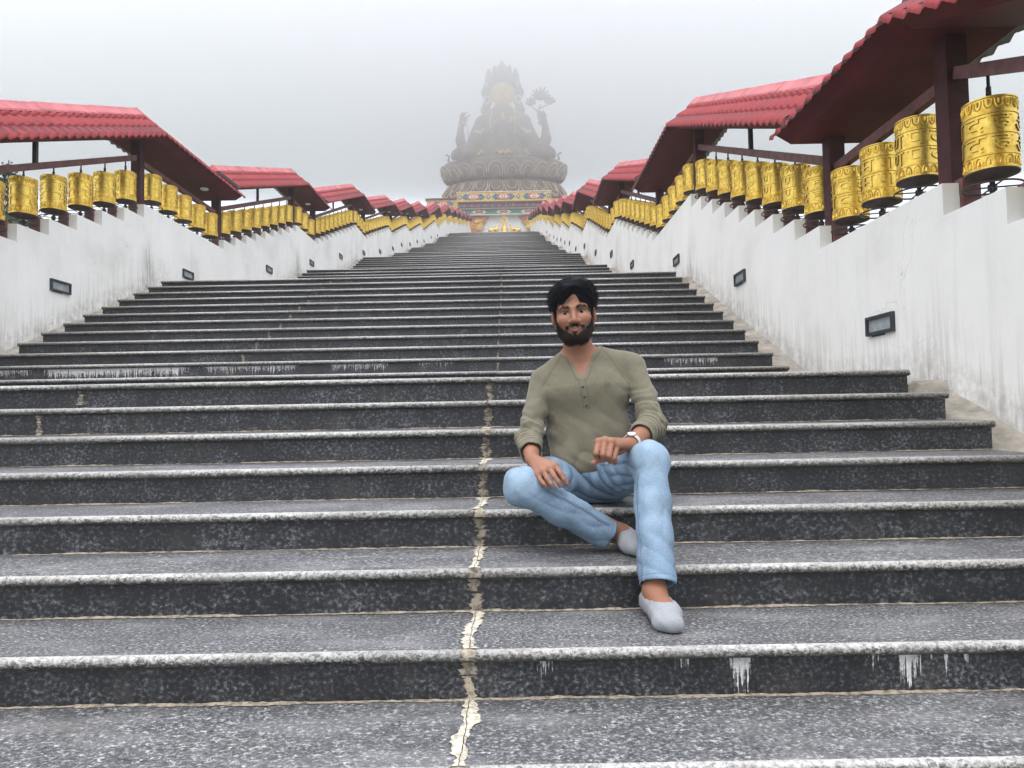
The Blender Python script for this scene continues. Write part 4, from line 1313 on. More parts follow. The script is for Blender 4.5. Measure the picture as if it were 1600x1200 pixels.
# trunk and limbs under the clothes
B.cap((.302, .885, .42), (.300, .885, .55), .088, .082, .03, side=(1, 0, 0), wide=1.45)
B.cap((.300, .885, .55), (.285, .872, .76), .082, .098, .04, side=(1, 0, 0), wide=1.45)
B.cap((.285, .872, .76), (.279, .882, .86), .096, .062, .04, side=(1, 0, 0), wide=1.7)
B.cap((.279, .884, .875), (.150, .885, .805), .036, .044, .03).cap((.281, .884, .88), (.470, .885, .848), .036, .044, .03)
B.chain([SHL, ELL_], [.036, .030], .02).chain([SHR, ELR], [.038, .032], .02)
fL = tuple(np.array(ELL_) * .62 + np.array(WRL) * .38); fR = tuple(np.array(ELR) * .62 + np.array(WRR) * .38)
B.chain([ELL_, fL, WRL], [.031, .0345, .0255], .015).chain([ELR, fR, WRR], [.033, .0360, .0265], .015)
B.chain([HIL, KNL], [.074, .052], .03).chain([HIR, KNR], [.074, .052], .03)
B.chain([KNL, (.17, .57, .33), ANL], [.048, .046, .030], .02).chain([KNR, (.468, .435, .36), (.452, .325, .17), ANR], [.048, .050, .036, .031], .02)
# feet (inside the socks)
B.chain([ANL, (.404, .665, .196), (.418, .575, .184), (.424, .525, .176)], [.031, .030, .031, .022], .02, side=(1, 0, 0), wide=1.15)
B.chain([ANR, (.445, .322, .040)], [.030, .033], .02).chain([(.445, .315, .040), (.456, .19, .034), (.457, .135, .026)], [.030, .032, .021], .02, side=(1, 0, 0), wide=1.25).cap(ANR, (.453, .205, .052), .031, .030, .03)
# hands: palm, four unequal bent fingers, thumb from the side of the palm
def hand(F_, wr, thumb, rr):
    wr = np.array(wr)
    for i, f_ in enumerate(F_):
        m = np.array(f_[0]); B.cap(tuple(wr * .92 + m * .08), f_[0], .0185, .0135, .010)
    for i in range(3): B.cap(F_[i][0], F_[i+1][0], .0125, .0125, .006)
    for i, f_ in enumerate(F_):
        r_ = rr[i]; B.chain(list(f_), [r_ * 1.10, r_, r_ * .92, r_ * .80], .0015)
        B.ell(f_[0], (r_ * 1.22,) * 3, .006)
    B.chain(thumb, [.0185, .0125, .0112, .0088], .006)
hand(HL_H, WRL, [(.098, .555, .484), (.140, .524, .462), (.168, .500, .438), (.183, .486, .414)], [.0088, .0096, .0098, .0094])
hand(HR_H, WRR, [(.378, .497, .532), (.327, .470, .512), (.296, .453, .499), (.272, .441, .489)], [.0104, .0108, .0104, .0094])
# neck and head
B.cap((.276, .888, .865), tuple(hp(.002, -.030, -.085)), .066, .056, .03)
B.cap((.276, .905, .88), (.20, .895, .862), .05, .04, .04).cap((.278, .905, .885), (.36, .895, .882), .05, .04, .04)
B.ell(hp(0, -.018, .034), (.075, .095, .094), .02, M=HM)
B.ell(hp(0, .020, -.030), (.0655, .070, .084), .02, M=HM)
B.ell(hp(0, .046, -.094), (.037, .036, .029), .03, M=HM)
for s_ in (-1, 1):
    B.cap(tuple(hp(s_*.056, -.012, -.052)), tuple(hp(s_*.026, .050, -.104)), .021, .019, .03)
    B.ell(hp(s_*.043, .058, -.026), (.024, .024, .022), .022, M=HM)                 # cheek
    B.cap(tuple(hp(s_*.012, .082, .020)), tuple(hp(s_*.048, .066, .020)), .0105, .010, .012)   # brow
    B.ell(hp(s_*.0325, .0925, .0005), (.020, .0170, .0125), .010, 'sub', M=HM)       # eye socket
    B.cap(tuple(hp(s_*.018, .0780, .0074)), tuple(hp(s_*.047, .0705, .0062)), .0040, .004, .004)   # upper lid
    B.cap(tuple(hp(s_*.020, .0770, -.0080)), tuple(hp(s_*.045, .0700, -.0068)), .0036, .0036, .005)  # lower lid
    B.ell(hp(s_*.0150, .0920, -.0365), (.0095, .0105, .0080), .006, M=HM)            # nostril wings
    B.ell(hp(s_*.0830, -.006, -.014), (.0080, .018, .031), .010, M=HM)               # ears
    B.ell(hp(s_*.0890, .002, -.012), (.0045, .009, .017), .004, 'sub', M=HM)
    B.cap(tuple(hp(s_*.0245, .0825, -.0545)), tuple(hp(0, .0930, -.0598)), .0045, .0055, .006)   # upper lip, corners lifted
    B.cap(tuple(hp(s_*.0195, .0840, -.0615)), tuple(hp(0, .0915, -.0700)), .0045, .0062, .006)
B.cap(tuple(hp(0, .083, .012)), tuple(hp(0, .103, -.029)), .0075, .0115, .012)
B.ell(hp(0, .1030, -.0330), (.0120, .0105, .0095), .006, M=HM)
for s_ in (-1, 1): B.cap(tuple(hp(0, .0965, -.0650)), tuple(hp(s_*.023, .0890, -.0590)), .0018, .0018, .002, 'sub')
V_, Q_ = B.extract(); V_ = relax(V_, Q_, 1, .35)
x, f, z = hl(V_); ax = np.abs(x)
skin = np.array((.275, .127, .076)); C = np.tile(skin, (len(V_), 1))
mott = fbm(V_, 55, 3)[:, None]; C = C * (1 + .10 * mott)
isf = (z > -.17) & (z < .14) & (ax < .10)
warm = np.exp(-((ax-.045)/.022)**2 - ((z+.03)/.028)**2) * (f > .03) * isf
C = C * (1 - warm[:, None]*.25) + np.array((.33, .135, .070)) * warm[:, None] * .25
lips = np.clip(1 - np.abs(z + .0648 - .22*ax) / .0088, 0, 1) * ss(.027, .020, ax) * (f > .076) * isf
C = C * (1 - .75*np.minimum(1, lips*1.6)[:, None]) + np.array((.245, .100, .088)) * .75*np.minimum(1, lips*1.6)[:, None]
zc = np.interp(ax, [0, .014, .030, .042, .055, .066, .074], [-.082, -.081, -.073, -.063, -.052, -.034, .010])
gr = fbm(V_, 520, 8, 2) * .0050
bd = ss(.006, -.006, z - zc + gr) * ss(-.020, -.008, f + gr) * ss(-.137, -.124, z - .55*np.maximum(0, .045 - f) + gr) * ss(.0765, .0725, ax) * isf
must = ss(.0070, .0030, np.abs(z - (-.0500 - .22*ax)) - .0015 + gr*.25) * ss(.041, .035, ax) * (f > .06) * isf
goat = ss(.0085, .004, np.abs(ax - (.034 - .12*(z+.07))) + gr*.4) * (z < -.053) * (z > -.100) * (f > .05) * isf
soul = ss(.010, .006, ax + gr) * (z < -.0745) * (z > -.095) * isf
bd = np.clip(np.maximum.reduce([bd, must, goat*.85, soul*.8]), 0, 1)
bd = bd * (1 - lips.clip(0, 1))
brow = ss(.0078, .0040, np.abs(z - (.0190 + .004*np.sin((ax-.012)/.04*math.pi) - .05*np.maximum(0, ax-.038))) + gr*.6) * ss(.010, .015, ax) * ss(.056, .048, ax) * (f > .03) * isf
lash = ss(.0042, .0018, np.abs(z - .0072)) * ss(.016, .019, ax) * ss(.050, .046, ax) * (f > .055) * isf
dark = np.clip(np.maximum.reduce([bd*.97, brow*.95, lash*.85]), 0, 1)[:, None]
C = C * (1 - dark) + np.array((.0095, .0080, .0075)) * dark
for hh in HL_H + HR_H:
    for q_, rr_ in ((hh[0], .010), (hh[1], .008)):
        m_ = np.exp(-(np.linalg.norm(V_ - np.array(q_), axis=1) / (rr_ * 1.25))**4); C = C * (1 - .22 * m_[:, None])
    m_ = np.exp(-(np.linalg.norm(V_ - np.array(hh[3]), axis=1) / .010)**4); C = C * (1 - .35*m_[:, None]) + np.array((.36, .19, .14)) * .35*m_[:, None]
C = np.clip(C, 0.004, 1)
t = NT('skin', .52, 0, .35); cn = t.attr('col', 'Color')
t.l.new(t.ramp(cn, [(.0, .05), (.06, .38)]), t.b.inputs['Specular IOR Level'])
t.color(cn); t.b.inputs['Subsurface Weight'].default_value = .08; t.b.inputs['Subsurface Radius'].default_value = (.012, .005, .003); t.b.inputs['Subsurface Scale'].default_value = .4
t.bump(t.noise(t.pos(), 420, 2), .12, .002)
me = mesh_np('body', V_ - MO, Q_, t.mat); col_attr(me, C); obj('body', me, man)

# short hairs of beard, moustache and brows
t = NT('beard_hair', .6, 0, .12); t.color((.0085, .0075, .0070)); beard_m = t.mat
cand = np.argwhere((dark[:, 0] > .45) & isf & (lash < .3))[:, 0]; bh = MB(); cen = hp(0, .0, -.03)
for q in range(1500):
    p0 = V_[cand[nrng.integers(len(cand))]]; out = nz(p0 - cen); lz_ = (p0 - HO) @ Zh
    dr_ = nz(-Zh * (1.0 if lz_ < .0 else .15) + out * .55 + Xh * (np.sign((p0 - HO) @ Xh) * (.2 if lz_ < 0 else 1.0)) + nrng.normal(size=3) * .3)
    L = nrng.uniform(.003, .0075) * (.6 if lz_ > 0 else 1)
    bh.tube([tuple(p0 - MO), tuple(p0 + dr_ * L - MO)], [.00055, .0002], 3, cap=False)
o = bh.build('beard_hair', beard_m, man); tag(o, kind='stuff')

# eyes
t = NT('eye', .3, 0, .25); cn = t.attr('col', 'Color'); t.color(cn); eye_m = t.mat
for s_ in (-1, 1):
    c = hp(s_*.0325, .0675, .0003); b = MB(); b.lathe([(.0122*math.sin(math.pi*i/16), -.0122*math.cos(math.pi*i/16)) for i in range(17)], 20)
    V = np.array(b.v); gaze = nz(np.array(CAM) - c); ang = V @ gaze / .0122
    Ce = np.where((ang > .80)[:, None], (.007, .004, .003), (.30, .25, .225)) 
    me = mesh('eye', V + c - MO, b.f, eye_m, None, True); col_attr(me, np.asarray(Ce, float)); obj('eye', me, man)

# --- hair
Hh = SDF(HO + np.array((-.15, -.15, -.09)), HO + np.array((.15, .18, .20)), .0027)
Hh.ell(hp(.001, -.024, .038), (.0820, .101, .098), .01, M=HM)
Hh.ell(hp(.006, -.015, .068), (.0835, .088, .058), .02, M=HM)
Hh.ell(hp(.010, .004, .094), (.066, .078, .034), .03, M=HM)                          # volume on top
Hh.chain([tuple(hp(.020, .058, .102)), tuple(hp(-.020, .068, .096)), tuple(hp(-.052, .048, .078)), tuple(hp(-.073, .018, .046))], [.026, .025, .021, .013], .02)   # sweep to picture left
Hh.chain([tuple(hp(.022, .050, .106)), tuple(hp(.046, .050, .096)), tuple(hp(.064, .040, .072)), tuple(hp(.075, .018, .040))], [.026, .022, .017, .011], .02)
Hh.cap(tuple(hp(.004, .040, .104)), tuple(hp(.034, .044, .112)), .024, .019, .02)
for s_ in (-1, 1):
    Hh.cap(tuple(hp(s_*.076, .000, .040)), tuple(hp(s_*.0725, .014, .004)), .013, .006, .012)
    Hh.cap(tuple(hp(s_*.074, -.045, .02)), tuple(hp(s_*.062, -.055, -.055)), .022, .012, .02)
Hh.ell(hp(0, -.085, -.02), (.060, .030, .060), .03, M=HM)
# clear the face: forehead is open, peaked right of centre
Hh.ell(hp(.000, .104, .000), (.067, .066, .050), .008, 'sub', M=HM)
Hh.cap(tuple(hp(-.002, .104, .020)), tuple(hp(.008, .102, .066)), .052, .034, .008, 'sub')
Hh.ell(hp(0, .075, -.062), (.072, .085, .066), .008, 'sub', M=HM)
for s_ in (-1, 1):
    Hh.ell(hp(s_*.088, .000, -.034), (.026, .042, .054), .006, 'sub', M=HM)
    Hh.ell(hp(s_*.062, .075, .002), (.018, .035, .030), .010, 'sub', M=HM)
def strands(x, y, z):
    dx, dy, dz = x - HO[0], y - HO[1], z - HO[2]
    lx = dx*Xh[0] + dy*Xh[1] + dz*Xh[2]; lf = dx*Fh[0] + dy*Fh[1] + dz*Fh[2]; l_z = dx*Zh[0] + dy*Zh[1] + dz*Zh[2]
    ph = lf*150 + lx*38 - l_z*40 + 2.2*np.sin(lx*40 + l_z*30) + 1.5*np.sin(lf*60)
    return .0011*np.sin(ph) + .0008*np.sin(ph*2.3 + lx*60) + .0016*np.sin(lx*35 + lf*52 + 1.0)
Hh.warp(strands)
V_, Q_ = Hh.extract()
t = NT('black_hair', .6, 0, .10); a_ = t.noise(t.map(t.pos(), (380, 140, 380)), 1.0, 2)
t.color(t.ramp(a_, [(.3, (.0035,.0038,.0050)), (.7, (.013,.014,.018))])); hair_m = t.mat
hair = obj('hair', mesh_np('hair', V_ - MO, Q_, hair_m), man)
# loose locks lying over the hair and breaking its outline
nV = V_; lx, lf, l_z = hl(nV)
ok = np.argwhere((l_z > .035) & ((lf < .075) | (l_z > .085)))[:, 0]
lock = MB()
for q in range(900):
    p0 = nV[ok[nrng.integers(len(ok))]]; a, b_, c_ = (p0 - HO) @ Xh, (p0 - HO) @ Fh, (p0 - HO) @ Zh
    out = nz(p0 - hp(0, -.02, .03)); side_ = -1.0 if a < .020 else .75
    flow = nz(Xh * side_ * (1 if c_ > .06 else .25) + Fh * (.25 if b_ > 0 else -.5) - Zh * (.15 if c_ > .09 else .9))
    flow = nz(flow - out * (flow @ out) * .95 + nrng.normal(size=3) * .07)
    L = nrng.uniform(.025, .055); lift = nrng.uniform(.000, .0022)
    pts = [p0 - out*.002 - MO, p0 + flow*L*.5 + out*(lift + .0005) - MO, p0 + flow*L + out*(lift - L*L*3.5) - MO]
    r0 = nrng.uniform(.0005, .0010); lock.tube([tuple(p) for p in pts], [r0, r0, .0003], 4, cap=False)
o = lock.build('loose_locks', hair_m, hair, True); tag(o, kind='stuff')

# --- shirt
S_ = SDF((-.05, .60, .40), (.64, 1.05, .99), .0034)
S_.cap((.314, .880, .475), (.308, .882, .56), .103, .098, .02, side=(1, 0, 0), wide=1.54)
S_.cap((.308, .882, .56), (.288, .872, .76), .098, .104, .04, side=(1, 0, 0), wide=1.66)
S_.cap((.288, .872, .76), (.281, .884, .855), .105, .068, .04, side=(1, 0, 0), wide=1.80)
S_.cap((.275, .890, .890), (.140, .885, .800), .050, .057, .04).cap((.285, .890, .895), (.482, .885, .852), .050, .058, .04)
S_.chain([SHL, tuple(np.array(SHL)*.5 + np.array(ELL_)*.5 + np.array((-.006, 0, 0))), ELL_], [.054, .0455, .0465], .014)
S_.chain([SHR, tuple(np.array(SHR)*.5 + np.array(ELR)*.5 + np.array((.008, 0, 0))), ELR], [.056, .0485, .0500], .014)
cL = tuple(np.array(ELL_)*.44 + np.array(WRL)*.56); cR = tuple(np.array(ELR)*.56 + np.array(WRR)*.44)
S_.chain([ELL_, cL], [.049, .0470], .02).chain([ELR, cR], [.051, .0485], .02)
# belly roll of cloth above the lap
S_.cap((.215, .835, .480), (.405, .835, .485), .052, .055, .05)
AX = {}
def sleeve_folds(a, b, lam, amp, t0, t1):
    a = np.array(a); b = np.array(b); ab = b - a; L = np.linalg.norm(ab); u = ab / L
    def fn(x, y, z):
        tt = ((x-a[0])*u[0] + (y-a[1])*u[1] + (z-a[2])*u[2]) / L
        dd = np.sqrt(np.maximum(0, (x-a[0])**2 + (y-a[1])**2 + (z-a[2])**2 - (tt*L)**2))
        w = ss(t0, t0 + .25, tt) * ss(t1 + .15, t1, tt) * ss(.10, .07, dd)
        ph = tt * L / lam * 2*math.pi + 1.3*np.sin((x*38 + z*22)) + .9*np.sin(y*47 + x*12)
        return -amp * w * (1.9*np.abs(np.sin(ph*.5)) - 1.2 + .45*np.sin(ph*1.9 + 1.1))
    return fn
S_.warp(sleeve_folds(ELL_, cL, .027, .0034, -.35, .95), (-.05, .6, .42), (.16, .85, .66))
S_.warp(sleeve_folds(ELR, cR, .027, .0036, -.40, .95), (.43, .6, .52), (.64, .85, .72))
S_.warp(sleeve_folds(SHL, ELL_, .060, .0026, .30, 1.1), (-.05, .7, .52), (.16, .95, .80))
S_.warp(sleeve_folds(SHR, ELR, .060, .0028, .30, 1.1), (.44, .7, .56), (.64, .95, .84))
def torso_folds(x, y, z):
    w = ss(.80, .62, z); w2 = ss(.62, .50, z)
    ph = (z*62 + 16*np.abs(x - .30) + 2.0*np.sin(x*19 + z*11) + 1.2*np.sin(x*41))
    side_ = ss(.05, .15, np.abs(x - .295))
    ab = lambda q: 2*np.abs(np.sin(q*.5)) - 1.27
    pull = ss(.86, .74, z) * ss(.02, .12, np.abs(x - .28)) * ab((x*70 + z*95)*np.where(x > .28, 1, 1) + 1.4*np.sin(z*23))
    return -(.0022*w*side_*ab(ph) + .0042*w2*ab(ph*.85 + .6) + .0012*w*ab(x*46 + z*50 + 1.5*np.sin(z*30)) + .0012*np.sin(x*28 - z*40 + 2*np.sin(x*14)) + .0008*pull + .0012*np.sin(x*90 + z*70 + 2*np.sin(z*40)) * ss(.66, .54, z))
S_.warp(torso_folds)
# openings: neck with a short open placket, cuffs
S_.cap((.279, .886, .915), (.262, .830, 1.04), .0740, .0750, .006, 'sub')
S_.cap((.272, .806, .885), (.2695, .745, .785), .041, .0035, .008, 'sub')
uL = nz(np.array(WRL) - np.array(ELL_)); uR = nz(np.array(WRR) - np.array(ELR))
for c_, u_, ra in ((cL, uL, .0405), (cR, uR, .0415)):
    c_ = np.array(c_); S_.cap(tuple(c_ + u_*.020), tuple(c_ + u_*.12), ra, ra, .004, 'sub'); S_.cap(tuple(c_ + u_*.078), tuple(c_ + u_*.16), .062, .062, .004, 'sub')
    S_.cap(tuple(c_ + u_*.085), tuple(c_ + u_*.20), .07, .07, .0, 'sub')
V_, Q_ = S_.extract(); V_ = relax(V_, Q_, 1, .4)
def dcap(V, a, b, ra, rb):
    a = np.array(a); b = np.array(b); ab = b - a; tt = np.clip((V - a) @ ab / (ab @ ab), 0, 1)
    return np.linalg.norm(V - a - tt[:, None]*ab, axis=1) - (ra + (rb - ra)*tt)
def dseg(V, a, b): return dcap(V, a, b, 0, 0)
C = np.tile(np.array((.142, .130, .090)), (len(V_), 1))
C *= (1 + .07*fbm(V_, 24, 5)[:, None] + .05*fbm(V_, 120, 6, 2)[:, None])
dn = np.minimum(dcap(V_, (.279, .886, .915), (.262, .830, 1.04), .0740, .0750), dcap(V_, (.272, .806, .885), (.2695, .745, .785), .041, .0035))
rib = ss(.016, .013, dn) * (V_[:, 2] > .80); edge = np.exp(-((dn - .0145)/.0022)**2) * (V_[:, 2] > .79)
C = C * (1 + .10*rib[:, None]) * (1 - .45*edge[:, None])
front = V_[:, 1] < .84
def seam(a, b, w=.0022, s_=.4, m=None):
    global C
    d = dseg(V_[:, [0, 2]], (a[0], a[1]), (b[0], b[1])); k_ = np.exp(-(d/w)**2) * (front if m is None else m)
    C = C * (1 - s_*k_[:, None])
seam((.258, .795), (.276, .683)); seam((.283, .797), (.300, .683)); seam((.276, .683), (.300, .681))     # placket
seam((.365, .925), (.462, .775), .0024, .38, V_[:, 1] < .90); seam((.462, .775), (.470, .735), .0024, .38, V_[:, 1] < .90)
seam((.195, .895), (.118, .775), .0024, .38, V_[:, 1] < .90)
for c_, u_ in ((cL, uL), (cR, uR)):
    tt = (V_ - np.array(c_)) @ u_; near_ = np.linalg.norm(V_ - np.array(c_), axis=1) < .075
    C = C * (1 - .35*(np.exp(-((tt - .002)/.002)**2) * near_)[:, None])
t = NT('olive_knit', .92, 0, .2); cn = t.attr('col', 'Color')
wv = t.noise(t.pos(), 900, 2); hv = t.noise(t.map(t.pos(), (140, 140, 420)), 1.0, 3, .6)
t.color(t.mix(t.ramp(hv, [(.35, .0), (.7, .35)]), cn, (.235, .218, .160))); t.bump(wv, .35, .002)
t.b.inputs['Sheen Weight'].default_value = .15
shirt_m = t.mat
me = mesh_np('shirt', V_ - MO, Q_, shirt_m); col_attr(me, np.clip(C, .01, 1)); shirt = obj('shirt', me, man)
def front_y(x, z, V=V_):
    m = V[:, 1] < .85; W_ = V[m]; d = (W_[:, 0] - x)**2 + (W_[:, 2] - z)**2; i = np.argsort(d)[:4]; return W_[i, 1].mean()
MAT['button'] = m_plain('dark_button', (.055,.048,.035), .4, .2, 40)
for i, (bx, bz) in enumerate(((.2735, .766), (.2800, .727), (.2865, .693))):
    b = MB(); b.lathe([(0, .0022), (.0042, .0020), (.0052, .0), (.0052, -.002)], 12)
    o = b.build('button', MAT['button'], shirt, True); o.location = Vector((bx, front_y(bx, bz) - .0012, bz)) - Vector(MO); o.rotation_euler = (R(90), 0, 0)
MAT['thread'] = m_plain('embroidery_thread', (.085,.076,.048), .8, .2, 60)
ex, ez = .371, .770; b = MB()
for pts in ([(ex + .012*math.cos(a), ez + .012*math.sin(a)) for a in [2*math.pi*i/20 for i in range(20)]], [(ex - .006, ez - .005), (ex - .004, ez + .005), (ex + .001, ez - .001), (ex + .006, ez + .005), (ex + .005, ez - .006)]):
    P = [(px_, front_y(px_, pz_) - .0006, pz_) for px_, pz_ in pts]
    b.tube([tuple(np.array(p) - MO) for p in P], 0.0007, 5, closed=len(pts) > 10)
b.build('chest_emblem', MAT['thread'], shirt, True)

# --- jeans
J = SDF((-.08, .20, .06), (.60, 1.06, .64), .0036)
J.ell((.302, .905, .405), (.170, .125, .108), .03).cap((.22, .90, .40), (.385, .90, .40), .098, .098, .03)
J.chain([HIL, tuple(np.array(HIL)*.5 + np.array(KNL)*.5 + np.array((.008, 0, .004))), KNL], [.096, .084, .066], .035)
J.chain([HIR, tuple(np.array(HIR)*.5 + np.array(KNR)*.5 + np.array((-.004, 0, .006))), KNR], [.096, .084, .064], .035)
hemL = (.322, .605, .222); hemR = (.4545, .298, .122)
J.chain([KNL, (.165, .562, .322), hemL], [.065, .0600, .0590], .03)
J.chain([KNR, (.470, .420, .34), hemR], [.063, .0575, .0625], .03)
uJL = nz(np.array(hemL) - np.array((.165, .562, .322))); uJR = nz(np.array((hemR[0], hemR[1], hemR[2])) - np.array((.470, .420, .34)))
def leg_folds(x, y, z):
    V = None
    kn = lambda c, s_: np.exp(-((x-c[0])**2 + (y-c[1])**2 + (z-c[2])**2) / s_**2)
    ab = lambda q: 2.1*np.abs(np.sin(q*.5))**.7 - 1.45
    a = .0052*ab((x*.9 + y*.3 - z*.7)*110 + 2.2*np.sin(z*24 + x*13)) * (kn((.10, .63, .43), .12) + kn((.44, .57, .44), .12))
    b_ = .0065*ab((x*.5 - y*.6 + z*.8)*95 + 2.0*np.sin(x*22 + y*9)) * (kn((.30, .76, .42), .17) + .15*kn((.465, .39, .24), .12))
    c_ = .0036*ab((z*.95 + x*.4)*120 + 1.8*np.sin(x*33 + y*10)) * (kn((.455, .31, .17), .085) + kn((.27, .60, .25), .10))
    e_ = .0030*ab(x*105 + 2.2*np.sin(z*17 + x*9) + z*18) * (kn((.465, .40, .30), .15)) + .0030*ab((z*.9 + x*.45)*100 + 2.0*np.sin(x*13)) * kn((.16, .56, .33), .13)
    d_ = .0022*np.sin(x*31 + y*17 + z*23 + 2*np.sin(z*15 - x*9)) + .0014*np.sin(x*64 - y*40 + z*52 + 1.4*np.sin(y*37))
    return -(a + b_ + c_ + d_ + e_)
J.warp(leg_folds)
# open hems
for h_, u_, r_ in ((hemL, uJL, .0500), (hemR, uJR, .0540)):
    h_ = np.array(h_); J.cap(tuple(h_ + u_*.005), tuple(h_ + u_*.2), r_, r_, .003, 'sub')
    # cut the leg square at the hem
    n_ = u_; sl, P = J._box(h_ - .10, h_ + .10 + u_*.05)
    pl = (P[0]-h_[0])*n_[0] + (P[1]-h_[1])*n_[1] + (P[2]-h_[2])*n_[2] - .018
    J.F[sl] = np.maximum(J.F[sl], pl.astype(np.float32))
# the seat rests on the step
J.F[:, :, :] = np.where((J.lo[2] + J.h*np.arange(J.n[2]) < .2985)[None, None, :] & ((J.lo[1] + J.h*np.arange(J.n[1])) > .715)[None, :, None], np.maximum(J.F, .004), J.F)
V_, Q_ = J.extract(); V_ = relax(V_, Q_, 1, .4)
C = np.tile(np.array((.112, .188, .272)), (len(V_), 1))
def blob(c, s_): return np.exp(-(((V_ - np.array(c))/np.array(s_))**2).sum(1))
fade = np.clip(blob((.02, .50, .43), (.09, .10, .07)) + blob((.478, .46, .52), (.07, .09, .10)) + .8*blob((.46, .37, .30), (.045, .08, .16)) + .5*blob((.19, .55, .33), (.10, .05, .06)), 0, 1)
C = C + (np.array((.245, .345, .440)) - C) * (fade*.75)[:, None]
C *= (1 + .15*fbm(V_, 30, 12)[:, None] + .12*fbm(V_, 90, 13, 2)[:, None])
def leg_uv(a, b):
    a = np.array(a); b = np.array(b); ab = b - a; tt = (V_ - a) @ ab / (ab @ ab); r_ = V_ - a - tt[:, None]*ab; return tt, r_, nz(ab)
def line3(pts, w, s_, col=None, lim=None):
    global C
    d = np.min([dseg(V_, p, q) for p, q in zip(pts[:-1], pts[1:])], 0); k_ = np.exp(-(d/w)**2)
    if lim is not None: k_ = k_*lim
    C = C*(1 - s_*k_[:, None]) if col is None else C*(1 - s_*k_[:, None]) + np.array(col)*s_*k_[:, None]
def surf(x, z): 
    d = (V_[:, 0]-x)**2 + (V_[:, 2]-z)**2; m = d < .02**2
    return (x, V_[m, 1].min() if m.any() else .6, z)
# hems: stitched band
for h_, u_ in ((hemL, uJL), (hemR, uJR)):
    tt = (V_ - np.array(h_)) @ u_; nr = np.linalg.norm(V_ - np.array(h_), axis=1) < .10
    C = C*(1 + .25*(ss(.000, .004, tt)*nr)[:, None]); C = C*(1 - .40*(np.exp(-((tt - .0015)/.0020)**2)*nr)[:, None])
# fly, front pocket and inseam lines
line3([surf(.288, .452), surf(.289, .42), surf(.296, .385), surf(.30, .34)], .0045, .5)
line3([surf(.215, .440), surf(.262, .452), surf(.288, .452), surf(.335, .462), surf(.385, .478)], .0045, .5)
line3([surf(.105, .385), surf(.175, .352), surf(.245, .315), surf(.305, .272), surf(.335, .255)], .0045, .5)
line3([surf(.418, .46), surf(.413, .38), surf(.408, .30), surf(.402, .20), surf(.396, .11)], .0045, .5)
line3([surf(.405, .47), surf(.415, .44), surf(.420, .40)], .0030, .35)
t = NT('light_denim', .85, 0, .25); cn = t.attr('col', 'Color')
p_ = t.pos(); tw = t.noise(t.map(p_, (520, 520, 120), (0, R(14), 0)), 1.0, 3, .7)
t.color(t.mix(t.ramp(tw, [(.38, .0), (.68, .5)]), cn, t.mix(.55, cn, (.60, .68, .75)))); t.bump(t.noise(p_, 620, 2), .4, .002)
me = mesh_np('jeans', V_ - MO, Q_, t.mat); col_attr(me, np.clip(C, .01, 1)); jeans = obj('jeans', me, man)

# raised seams
jV = V_; t = NT('denim_seam', .85, 0, .2); t.color((.10, .165, .235)); seam_m = t.mat
def jy(x, z):
    d = (jV[:, 0]-x)**2 + (jV[:, 2]-z)**2; i = np.argsort(d)[:60]; return np.sort(jV[i, 1])[:6].mean()
for pts in ([(.100,.392), (.150,.368), (.200,.342), (.250,.312), (.300,.276), (.333,.256)], [(.424,.452), (.416,.40), (.412,.33), (.407,.25), (.402,.17), (.398,.125)],
            [(.288,.455), (.289,.425), (.296,.385), (.300,.345)], [(.325,.462), (.355,.470), (.385,.480), (.402,.492)]):
    P = np.array(pts); tt = np.linspace(0, len(P)-1, 26); X_ = np.interp(tt, range(len(P)), P[:, 0]); Z_ = np.interp(tt, range(len(P)), P[:, 1])
    Y_ = np.array([jy(a, b) for a, b in zip(X_, Z_)]); Y_ = np.convolve(np.pad(Y_, 2, 'edge'), np.ones(5)/5, 'valid')
    for off in (0.0, .0065):
        b = MB(); b.tube([(x_ + off - MO[0], y_ - .0004 - MO[1], z_ + off*.4 - MO[2]) for x_, y_, z_ in zip(X_, Y_, Z_)], .0011, 5); b.build('seam', seam_m, jeans, True)

# --- low socks
def sock(build, cut):
    K = SDF(cut[0], cut[1], .0022); build(K); cut[2](K)
    K.warp(lambda x, y, z: .0005*np.sin(x*160 + z*150) + .0005*np.sin(y*140 - x*90))
    V, Q = K.extract(); V = relax(V, Q, 3, .5); obj('sock', mesh_np('sock', V - MO, Q, MAT['sock']), man)
t = NT('grey_melange_sock', .95, 0, .2); a_ = t.noise(t.pos(), 260, 3, .7)
t.color(t.ramp(a_, [(.3, (.24,.25,.265)), (.7, (.34,.352,.37))])); t.bump(t.noise(t.pos(), 500, 2), .4, .002); MAT['sock'] = t.mat
def bR(K):
    K.chain([(.445, .325, .042), (.457, .19, .0385), (.4585, .125, .030)], [.0355, .0375, .0255], .02, side=(1, 0, 0), wide=1.22)
    K.cap((.444, .312, .058), (.454, .215, .050), .0345, .033, .03); K.cap((.443, .30, .072), (.444, .315, .05), .0345, .036, .02)
    K.cap((.430, .150, .025), (.478, .132, .023), .023, .019, .02)
    K.F = np.maximum(K.F, (.0015 - (K.lo[2] + K.h*np.arange(K.n[2])))[None, None, :].astype(np.float32))
def cutR(K):
    K.cap((.443, .30, .118), (.455, .215, .112), .056, .050, .004, 'sub')
sock(bR, ((.36, .06, -.006), (.56, .40, .14), cutR))
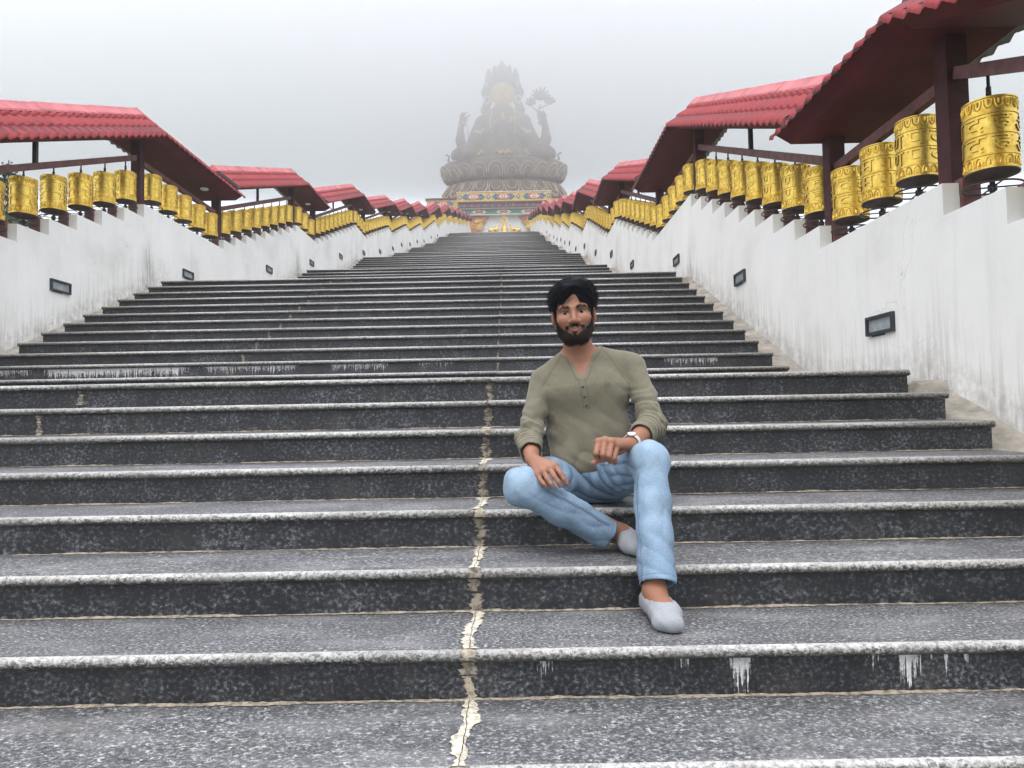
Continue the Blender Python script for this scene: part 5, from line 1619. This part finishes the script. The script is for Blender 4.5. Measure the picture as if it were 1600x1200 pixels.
def bL(K):
    K.chain([(.404, .672, .194), (.419, .572, .186), (.426, .520, .1775)], [.0345, .0370, .0270], .02, side=(1, 0, 0), wide=1.15)
    K.cap((.400, .645, .212), (.414, .585, .200), .034, .034, .02)
    K.F = np.maximum(K.F, (.1495 - (K.lo[2] + K.h*np.arange(K.n[2])))[None, None, :].astype(np.float32))
def cutL(K):
    K.cap((.376, .64, .262), (.395, .60, .262), .036, .034, .004, 'sub')
sock(bL, ((.33, .46, .14), (.49, .74, .27), cutL))

# --- wristwatch
wc = np.array(WRR) - uR*.022; watch = empty('wrist_watch', tuple(wc)); tag(watch, "silver wristwatch with white dial on the seated man's wrist", 'watch')
MAT['strap'] = m_plain('watch_strap', (.55,.52,.48), .4, .2, 40); MAT['steel'] = m_plain('watch_steel', (.62,.62,.63), .25, .1, 30, metal=.9); MAT['dial'] = m_plain('watch_dial', (.80,.80,.80), .3, .05, 30)
e1 = nz(np.cross(uR, (0, 0, 1))); e2 = nz(np.cross(e1, uR)); e2 = e2 if e2[2] > 0 else -e2
b = MB(); n_ = 28; rb = .0305
for i in range(n_):
    a = 2*math.pi*i/n_
    for dr, du in ((0, -.009), (.0035, -.009), (.0035, .009), (0, .009)):
        b.v.append(tuple((e1*math.cos(a) + e2*math.sin(a))*(rb + dr) + uR*du))
for i in range(n_):
    i2 = (i+1) % n_
    for q in range(4): b.f.append((i*4+q, i*4+(q+1) % 4, i2*4+(q+1) % 4, i2*4+q)); b.m.append(0)
b.build('strap', MAT['strap'], watch, True)
dn_ = nz(e2*.75 + np.array((-.3, -.75, 0))); dn_ = nz(dn_ - uR*(dn_ @ uR))
M3 = Vector(dn_).to_track_quat('Z', 'Y').to_euler()
b = MB(); b.lathe([(.0, -.004), (.0165, -.004), (.0175, .002), (.0165, .005), (.0150, .0052)], 24); o = b.build('case', MAT['steel'], watch, True); o.location = tuple(dn_*(rb + .002)); o.rotation_euler = M3
b = MB(); b.lathe([(.0, .0045), (.0152, .0045)], 24); o = b.build('dial', MAT['dial'], watch); o.location = tuple(dn_*(rb + .002)); o.rotation_euler = M3
